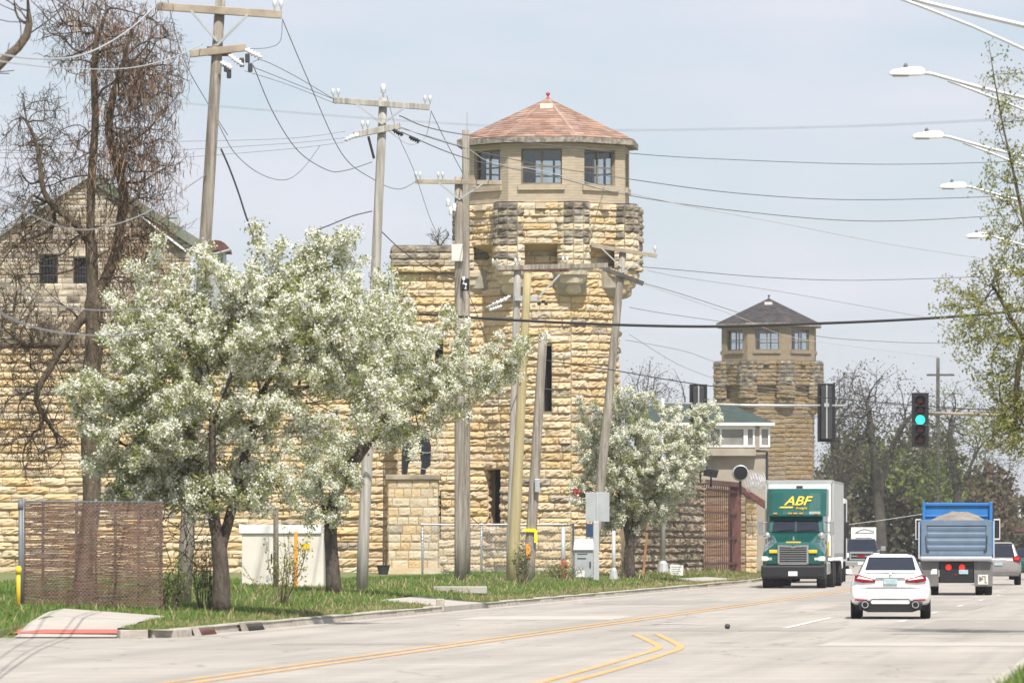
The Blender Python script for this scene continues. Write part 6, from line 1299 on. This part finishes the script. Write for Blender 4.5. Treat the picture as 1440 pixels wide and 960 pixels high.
def dump():
    D = 186.; r = thing('dump_truck', ((1345-720)*D/F, D, 0), 'blue dump truck with loaded bed driving away beside the white sedan', 'dump truck', rz=-.085)
    w = 1.15
    b = MB(); b.box(-w, -w+.08, .08, 5.2, 1.3, 2.46); b.box(w-.08, w, .08, 5.2, 1.3, 2.46); b.box(-w, w, .08, 5.2, 1.22, 1.34)
    for i in range(5):
        for s in (-1, 1): b.box(s*(w+.03)-.04, s*(w+.03)+.04, .5+i*1.0, .62+i*1.0, 1.34, 2.44)
    b.build('bed', 'blue', r, bevel=.015)
    b = MB(); b.box(-w+.02, w-.02, 5.1, 5.2, 1.3, 3.02); b.box(-w-.02, -w+.08, 4.9, 5.25, 1.3, 3.08); b.box(w-.08, w+.02, 4.9, 5.25, 1.3, 3.08); b.box(-w, w, 5.02, 5.24, 2.96, 3.06); b.box(-w, w, 5.06, 5.2, 2.58, 2.64); b.box(-w, w, 5.2, 6.8, 2.9, 3.02); b.build('headboard', 'blue', r, bevel=.015)
    t = MB(); t.box(-w, w, .0, .075, 1.30, 2.46, 0); t.box(-w+.0, w, -.05, .0, 1.30, 1.42, 0); t.box(-w, w, -.05, 0, 2.28, 2.46, 0); t.box(-w, -w+.18, -.05, 0, 1.42, 2.28, 0); t.box(w-.18, w, -.05, 0, 1.42, 2.28, 0)
    for i in range(4):
        z = 1.45+i*.215; t.hexa([(-w+.2, 0, z), (w-.2, 0, z), (w-.2, 0, z+.17), (-w+.2, 0, z+.17)], [(-w+.2, -.02, z+.04), (w-.2, -.02, z+.04), (w-.2, -.035, z+.13), (-w+.2, -.035, z+.13)], 0)
    tg = t.build('tailgate', 'steelblue', r, bevel=.008)
    for s in (-1, 1):
        q = MB(); q.bar((s*.98, -.06, 1.48), (s*1.0, -.06, 1.95), .03, .03); q.bar((s*.98, -.06, 1.48), (s*.90, -.06, 1.42), .05, .05); q.build('latch', 'iron', tg)
    # heaped load
    rng = random.Random(9); n = 13; m = MB()
    for j in range(9):
        for i in range(n):
            x = -1.05+2.1*i/(n-1); y = .1+j*.62; u = abs(i/(n-1)-.52)*2; h = 2.3+.46*min(1, .25+j*.4)*max(0, 1-u**2.2*.9)*(.75+.25*math.sin(j*.9+.6))+rng.uniform(-.03, .04)-(.18 if i in (0, n-1) else 0); m.v.append(V((x, y, h)))
    for j in range(8):
        for i in range(n-1): a = j*n+i; m.f.append((a, a+1, a+1+n, a+n)); m.m.append(0)
    o = m.build('gravel_load', 'soil', None, fix=False, smooth=False); o.location = r.location; o.rotation_euler = r.rotation_euler; tag(o, 'grey brown heaped load lying in the blue dump truck bed', 'gravel')
    b = MB(); b.tube([(-w, -.02, 1.20), (w, -.02, 1.20)], .085, 10); b.box(-w, w, -.02, .3, 1.12, 1.24); b.build('rear_bar', 'galv', r)
    b = MB(); b.box(-.56, .56, .5, 7.5, .5, 1.12); b.box(-.55, .55, .1, .5, .42, 1.1); b.box(-1.0, 1.0, 1.2, 1.4, .4, .6); b.box(-1.0, 1.0, 2.5, 2.7, .4, .6); b.build('chassis', 'black', r, bevel=.02)
    for x in (-.26, .18):
        q = MB(); q.lathe([(.1, 0), (.1, -.02), (.06, -.04), (.01, -.045)], (x, .1, .92), 16, axis='y'); q.build('brake_lamp', 'lamp_red', r, smooth=False)
    q = MB(); q.box(.08, .38, .07, .1, .70, .84); q.build('number_plate', 'plate', r)
    q = MB(); q.lathe([(.04, 0), (.03, -.03), (.01, -.03)], (-.03, .1, .66), 10, axis='y'); q.build('tow_lamp', 'lens_red', r)
    for s in (-1, 1):
        q = MB(); q.box(s*.88-.30, s*.88+.30, .12, .15, .30, 1.10); f = q.build('mudflap', 'greypaint', r)
        if s > 0:
            e = MB(); e.box(.70, 1.03, .10, .118, .36, .68); e.build('flap_sign', 'offwhite', f)
            e = MB(); e.prism([(.74, .44), (.74, .63), (.88, .535)], (0, .098, 0), (1, 0, 0), (0, 0, 1), (0, -1, 0), .006); e.box(.92, .95, .092, .098, .42, .62); e.box(.82, .95, .092, .098, .60, .63); e.box(.92, 1.0, .092, .098, .40, .43); e.build('flap_emblem', 'greypaint', f)
        for y in (1.3, 2.6):
            for x in (.74, 1.03): wheel('wheel', r, s*x, y, .5, .26)
        wheel('wheel', r, s*1.0, 7.2, .5, .32)
        q = MB(); q.bar((s*1.22, -.0, 1.2), (s*1.22, .0, 2.4), .05, .05); q.build('stake', 'galv', r)
        q = MB(); x = s*1.32; q.box(x-.11, x-.08, 6.5, 6.6, 1.85, 2.5); q.box(x+.08, x+.11, 6.5, 6.6, 1.85, 2.5); q.box(x-.11, x+.11, 6.5, 6.6, 1.82, 1.87); q.box(x-.11, x+.11, 6.5, 6.6, 2.48, 2.53); q.bar((s*1.1, 6.7, 2.4), (x, 6.6, 2.4), .04, .04); mo = q.build('mirror', 'offwhite', r); q = MB(); q.box(x-.08, x+.08, 6.54, 6.58, 1.87, 2.48); q.build('mirror_glass', 'carglass', mo)
    b = MB(); b.box(-1.1, 1.1, 5.6, 7.4, .9, 2.7); b.box(-.9, .9, 7.3, 9, .8, 1.7); b.build('cab', 'blue', r, bevel=.06)
dump()
# glimpse of a dark car at the frame edge beyond
def edge_car():
    D = 262.; r = thing('far_car', ((1448-720)*D/F, D, 0), 'dark green car cut off by the picture edge beyond the silver sport utility', 'car', rz=ROT)
    m = MB(); m.loft([ring(*a) for a in ((.0, .42, .70, .64, .80, .86, .70, .97), (.1, .34, .82, .64, .89, .92, .82, 1.03), (3.4, .24, .88, .62, .925, .94, .86, .98), (4.5, .3, .7, .5, .75, .7, .65, .75))]); m.build('body', 'teal', r, smooth=True, sub=1)
    g = MB(); g.hexa([(.72, .6, .98), (-.72, .6, .98), (-.74, 3.5, .97), (.74, 3.5, .97)], [(.55, 1.1, 1.44), (-.55, 1.1, 1.44), (-.53, 2.7, 1.44), (.53, 2.7, 1.44)]); g.build('roof', 'carglass', r, bevel=.05)
    for s in (-1, 1):
        q = MB(); q.box(s*.68-.12, s*.68+.12, -.01, .1, .8, .95); q.build('tail_light', 'lens_red', r)
        for y in (.95, 3.6): wheel('wheel', r, s*.8, y, .33, .22)
edge_car()
# ------------------------------------------------------------------ small things on the verge
def fence():
    D = 115.; a, b = V((P(34, 0, D).x, D, 0)), V((P(229, 0, D+1.2).x, D+1.2, 0)); U = (b-a).normalized(); w = (b-a).length; N = V((U.y, -U.x, 0))
    gzv = lambda p: gz(p.x, p.y); z0, z1 = .40, P(0, 705, D).z; r = thing('slatted_fence', (a.x, a.y, z0), 'brown slatted chain link fence panel beside the pavement ramp', 'fence'); rng = random.Random(7)
    m = MB(); n = 96
    for i in range(n):
        z = z0+.05+(z1-z0-.07)*i/n; u = 0
        while u < w:
            L_ = rng.uniform(.08, .45); e = min(w, u+L_)
            gap = rng.random() < (.24 if (.38 < u/w < .6 and .5 < i/n < .9) else .12 if u/w < .12 else .035)
            if not gap:
                p, q = a+U*u, a+U*e; wob = rng.uniform(-.008, .008); m.add([p+Z*(z+wob)+N*rng.uniform(-.006, .006), q+Z*(z+wob)+N*rng.uniform(-.006, .006), q+Z*(z+wob+.020)+N*.004, p+Z*(z+wob+.020)+N*.004], [(0, 1, 2, 3)])
            u = e+.004
    m.build('slats', 'slat', r, world=True, fix=False)
    k = MB(); d = .085; h = z1-z0; n = int((w+h)/d)
    for i in range(n):
        u = i*d-h
        for sgn in (1, -1):
            p0, p1 = (u, 0.), (u+h, h)
            if sgn < 0: p0, p1 = (u, h), (u+h, 0.)
            ua, ub = max(0, p0[0]), min(w, p1[0])
            if ub <= ua: continue
            f = lambda uu: p0[1]+(p1[1]-p0[1])*(uu-p0[0])/(p1[0]-p0[0])
            k.bar(a+U*ua+Z*(z0+f(ua))+N*.012, a+U*ub+Z*(z0+f(ub))+N*.012, .0035, .0035)
    k.build('chain_link', 'wood_grey', r, world=True, fix=False)
    for t in (.0, .14, .38, .52, .66, .83, .99):
        q = MB(); p = a+U*(w*t)-N*.05; q.tube([p+Z*(z0-.1), p+Z*(z1+.06)], .03 if t > 0 else .045, 8); q.build('fence_post', 'steel_dark', r, world=True, smooth=True)
    q = MB(); q.tube([a+Z*z1-N*.03, b+Z*z1-N*.03], .016, 8); q.build('top_rail', 'steel_dark', r, world=True, smooth=True)
fence()
D = 111.; b = G(29, D); r = thing('marker_post', b, 'grey gate post with yellow guard tube at the slatted fence corner', 'post')
m = MB(); m.tube([b-Z*.1, V((b.x, D, P(0, 702, D).z))], .045, 10); m.lathe([(.055, 0), (.055, .12), (.02, .17)], (b.x, D, P(0, 716, D).z), 10); m.build('steel_post', 'steel_dark', r, world=True, smooth=True)
m = MB(); p = b+V((-.03, -.14, -.05)); m.tube([p, V((p.x, p.y, P(0, 795, D).z))], .042, 10); m.lathe([(.06, 0), (.06, .12)], (p.x, p.y, P(0, 806, D).z), 10); m.build('guard_tube', 'yellow', r, world=True, smooth=True)
def enclosure():
    D = 156.; X = lambda px: (px-720)*D/F; zz = lambda py: H+(761-py)*D/F; r = thing('utility_enclosure', (X(397), D, .5), 'white metal utility enclosure with flat lid behind the sprouting shrub', 'enclosure')
    m = MB(); m.box(X(340), X(455), D, D+1.6, .4, zz(750)); m.build('body', 'offwhite', r, world=True, bevel=.02)
    m = MB(); m.box(X(336), X(452), D-.06, D+1.66, zz(750), zz(738)); m.build('lid', 'white', r, world=True, bevel=.02)
    m = MB()
    for px in (378, 416): m.box(X(px)-.008, X(px)+.008, D-.012, D+.01, .5, zz(752))
    m.build('door_seam', 'galv', r, world=True)
    m = MB(); m.box(X(381), X(383), D-.05, D, zz(790), zz(778)); m.build('handle', 'iron', r, world=True, bevel=.01)
    for pz in (765, 812): m = MB(); m.box(X(374.5), X(377), D-.025, D, zz(pz+4), zz(pz-4)); m.build('hinge', 'galv', r, world=True)
    m = MB(); m.box(X(424), X(436), D-.01, D, zz(772), zz(764)); m.build('notice', 'yellow', r, world=True)
    t = thing('marker_stake', G(416, 154), 'orange plastic marker stake in front of the white enclosure', 'stake'); q = MB(); q.box(-.05, .05, -.02, .02, 0, 1.55); q.build('stake', 'orange', t, bevel=.01)
    t = thing('timber_post', G(388, 153), 'short grey timber post in front of the white enclosure', 'post'); q = MB(); q.lathe([(.075, -.1), (.07, 2.1), (.05, 2.16)], (0, 0, 0), 10); q.build('timber', 'wood_grey', t, smooth=True)
enclosure()
def cabinet():
    D = 205.; X = lambda px: (px-720)*D/F; zz = lambda py: H+(761-py)*D/F; b = G(823, D); r = thing('traffic_cabinet', b, 'grey traffic signal cabinet with hooded top beside the sign backs', 'cabinet')
    m = MB(); m.hexa([(X(808), D, b.z), (X(834), D, b.z), (X(834), D+.6, b.z), (X(808), D+.6, b.z)], [(X(808), D, zz(772)), (X(834), D, zz(772)), (X(834), D+.6, zz(772)), (X(808), D+.6, zz(772))]); m.build('body', 'galv', r, world=True, bevel=.015)
    m = MB(); m.hexa([(X(806), D-.08, zz(773)), (X(836), D-.08, zz(773)), (X(836), D+.64, zz(773)), (X(806), D+.64, zz(773))], [(X(808), D+.05, zz(757)), (X(834), D+.05, zz(757)), (X(834), D+.6, zz(757)), (X(808), D+.6, zz(757))]); m.build('hood', 'galv', r, world=True, bevel=.015)
    m = MB(); m.box(X(812), X(824), D-.012, D, zz(785.5), zz(784)); m.box(X(812), X(826), D-.012, D, zz(779), zz(778)); m.build('vent_slot', 'iron', r, world=True)
    m = MB(); m.box(X(829), X(831), D-.04, D, zz(797), zz(789)); m.build('handle', 'iron', r, world=True)
    m = MB(); m.box(X(810), X(822), D-.015, D, zz(811), zz(802)); m.build('base_notice', 'white', r, world=True)
    q = thing('sign', G(838, 203.), 'grey back of a twin sheet road sign on a broad steel post', 'sign'); D2 = 203.; X2 = lambda px: (px-720)*D2/F; z2 = lambda py: H+(761-py)*D2/F
    m = MB(); m.box(X2(823.5), X2(839.6), D2-.01, D2, z2(733), z2(692)); m.box(X2(840), X2(857), D2-.01, D2, z2(733), z2(692)); m.build('sign_sheet', 'galv', q, world=True, bevel=.006)
    m = MB(); m.box(X2(834.5), X2(842.5), D2-.06, D2-.012, q.location.z-.1, z2(733)); m.box(X2(838.5), X2(840.5), D2-.04, D2-.012, z2(733), z2(692)); m.build('post', 'alu', q, world=True, bevel=.01)
    m = MB(); m.box(X2(824), X2(834), D2+.0, D2+.02, z2(755), z2(736)); m.build('lower_plate', 'bluedark', q, world=True)
cabinet()
post('thin steel post between the sign backs and the small blossom tree', 863, 207., 746, .07, 'alu', True)
r = post('steel fence post with white cap above the red hydrant', 792, 211., 741, .085, 'galv')
# chain-link run in front of the tower
def chain_run():
    D = 216.; z0 = .45; z1 = P(0, 737, D).z; a, b = V((P(592, 0, D).x, D, z0)), V((P(806, 0, D).x, D, z0)); r = thing('chain_link_fence', a, 'grey chain link fence in front of the red roofed tower', 'fence'); w = (b-a).length; h = z1-z0
    k = MB(); d = .13; n = int((w+h)/d)
    for i in range(n):
        u = i*d-h
        for p0, p1 in (((u, 0.), (u+h, h)), ((u, h), (u+h, 0.))):
            ua, ub = max(0, p0[0]), min(w, p1[0])
            if ub > ua: f = lambda x: p0[1]+(p1[1]-p0[1])*(x-p0[0])/(p1[0]-p0[0]); k.bar(a+V((ua, 0, f(ua))), a+V((ub, 0, f(ub))), .011, .011)
    k.build('mesh_fabric', 'galv', r, world=True, fix=False)
    for px in (594, 677, 714, 806):
        q = MB(); x = P(px, 0, D).x; q.tube([(x, D+.05, z0-.1), (x, D+.05, z1+.05)], .045, 8); q.build('fence_post', 'galv', r, world=True, smooth=True)
    q = MB(); q.tube([a+Z*h, b+Z*h], .03, 8); q.build('top_rail', 'galv', r, world=True)
    for px, dx in ((674, -.28), (681, .2)):
        q = MB(); p = P(px, 737, D); q.bar(p, p+V((dx, 0, .24)), .05, .04); q.build('barb_arm', 'rustred', r, world=True)
chain_run()
def hydrant():
    b = G(793, 204.); r = thing('fire_hydrant', b, 'small red fire hydrant in tall grass before the tower', 'hydrant')
    m = MB(); m.lathe([(.17, 0), (.17, .06), (.11, .08), (.11, .42), (.16, .44), (.16, .5), (.13, .53), (.12, .62), (.07, .70), (.03, .72), (.03, .78)], (0, 0, 0), 14); m.build('barrel', 'hydrant', r, smooth=False)
    for s in (-1, 1): q = MB(); q.lathe([(.07, 0), (.07, s*.08), (.085, s*.08), (.085, s*.13)], (s*.1, 0, .4), 10, axis='x'); q.build('nozzle', 'hydrant', r)
    r.scale = (.85, .85, .85); r.location.z += .08
hydrant()
r = thing('small_sign', G(951, 232), 'small white yard sign standing in grass beside the silver mast', 'sign')
m = MB(); m.hexa([(-.27, 0, .10), (.27, 0, .06), (.27, .02, .06), (-.27, .02, .10)], [(-.25, 0, .52), (.29, 0, .48), (.29, .02, .48), (-.25, .02, .52)]); m.build('board', 'white', r)
m = MB()
for z, a, c in ((.42, -.2, .22), (.33, -.2, .15), (.24, -.2, .2), (.16, -.16, .1)): m.box(a, c, -.012, -.006, z-.012, z+.012)
m.build('faint_text', 'galv', r)
r = thing('rusty_post', G(908, 226), 'orange rusty steel post against the rubble wall', 'post'); m = MB(); m.bar((-.12, 0, -.1), (.06, 0, 1.75), .1, .1); m.build('steel', 'rust', r, bevel=.01)
r = thing('planter', G(539, 213), 'dark plant pot with a bare stick beside the stone gate pier', 'planter'); m = MB(); m.lathe([(.17, 0), (.24, .3), (.26, .32), (.26, .36)], (0, 0, 0), 14); m.build('pot', 'iron', r, smooth=False); m = MB(); m.tube([(0, 0, .3), (.02, 0, 2.6), (0, 0, 4.2)], [.03, .025, .015], 6); m.build('stick', 'bark', r)
r = thing('ribbon_bunch', P(808, 697, 214), 'red and white ribbon bunch hanging at the edge of the small blossom tree', 'ribbon'); g_ = np.random.default_rng(5)
v, f = cloud(g_.normal(0, .10, (70, 3))+np.array((0, 0, -.1)), .13, g_); fast('white_ribbon', v, f, 'petal', r, world=False); v, f = cloud(g_.normal(0, .07, (40, 3))+np.array((.02, -.08, .12)), .12, g_); fast('red_ribbon', v, f, 'hydrant', r, world=False)
# white billboard and railway bridge far beyond
def far_bits():
    D = 345.; X = lambda px: (px-720)*D/F; zz = lambda py: H+(761-py)*D/F; r = thing('billboard', (X(1215), D, .3), 'white roadside board with faint lettering above the pickup truck', 'billboard')
    m = MB(); m.box(X(1197), X(1232), D, D+.08, zz(766), zz(741)); m.build('board', 'white', r, world=True)
    m = MB(); m.box(X(1198), X(1232), D-.01, D, zz(769), zz(762.5)); m.build('red_strip', 'lens_red', r, world=True)
    m = MB()
    for py, a, c in ((749, 1202, 1229), (756, 1203, 1226), (759.5, 1204, 1225)): m.box(X(a), X(c), D-.012, D-.004, zz(py+.5), zz(py-.5))
    m.tube([P(1204, 748, D-.02), P(1210, 745, D-.02), P(1216, 743.5, D-.02), P(1222, 745, D-.02), P(1229, 747, D-.02)], .02, 4); m.build('faint_text', 'iron', r, world=True)
    for px in (1200, 1229): m = MB(); m.box(X(px)-.06, X(px)+.06, D+.09, D+.2, .2, zz(745)); m.build('post', 'arm_dark', r, world=True)
    D = 440.; r = thing('railway_bridge', (X(1440)*440/345, D, .3), 'dark railway bridge with rusty railing at the picture edge', 'bridge'); X = lambda px: (px-720)*D/F; zz = lambda py: H+(761-py)*D/F
    m = MB(); m.box(X(1402), X(1700), D, D+5, zz(752), zz(743)); m.box(X(1402), X(1412), D, D+5, .1, zz(752)); m.build('girder', 'arm_dark', r, world=True)
    m = MB(); m.box(X(1402), X(1700), D-.1, D, zz(747), zz(744)); m.box(X(1402), X(1700), D-.05, D, zz(735.5), zz(734.5))
    for i in range(30): x = X(1404)+i*.5; m.box(x-.03, x+.03, D-.05, D, zz(744), zz(735))
    m.build('railing', 'rustred', r, world=True)
    D = 480.; r = thing('far_house', (P(1440, 0, D).x, D, .3), 'pale grey roofed house above the railway bridge', 'building'); X = lambda px: (px-720)*D/F
    z_ = lambda py: H+(761-py)*D/F; m = MB(); m.box(X(1412), X(1500), D, D+8, .2, z_(736)); m.build('wall', 'offwhite', r, world=True)
    m = MB(); m.add([(X(1406), D-.4, z_(737)), (X(1506), D-.4, z_(737)), (X(1490), D+4, z_(716)), (X(1434), D+4, z_(716)), (X(1406), D+8.4, z_(737)), (X(1506), D+8.4, z_(737))], [(0, 1, 2, 3), (1, 5, 2), (5, 4, 3, 2), (4, 0, 3)]); m.build('roof', 'galv', r, world=True)
far_bits()
# ------------------------------------------------------------------ air
def haze():
    m, t, o = _nodes('haze_air'); v = t.nodes.new('ShaderNodeVolumePrincipled'); v.inputs['Color'].default_value = (.93, .94, .98, 1); v.inputs['Density'].default_value = .00019; v.inputs['Anisotropy'].default_value = .2
    t.links.new(v.outputs[0], o.inputs['Volume']); b = MB(); b.box(-4600, 4600, -700, 9400, -1.2, 24); ob = b.build('haze', m, None); tag(ob, kind='stuff')
haze()
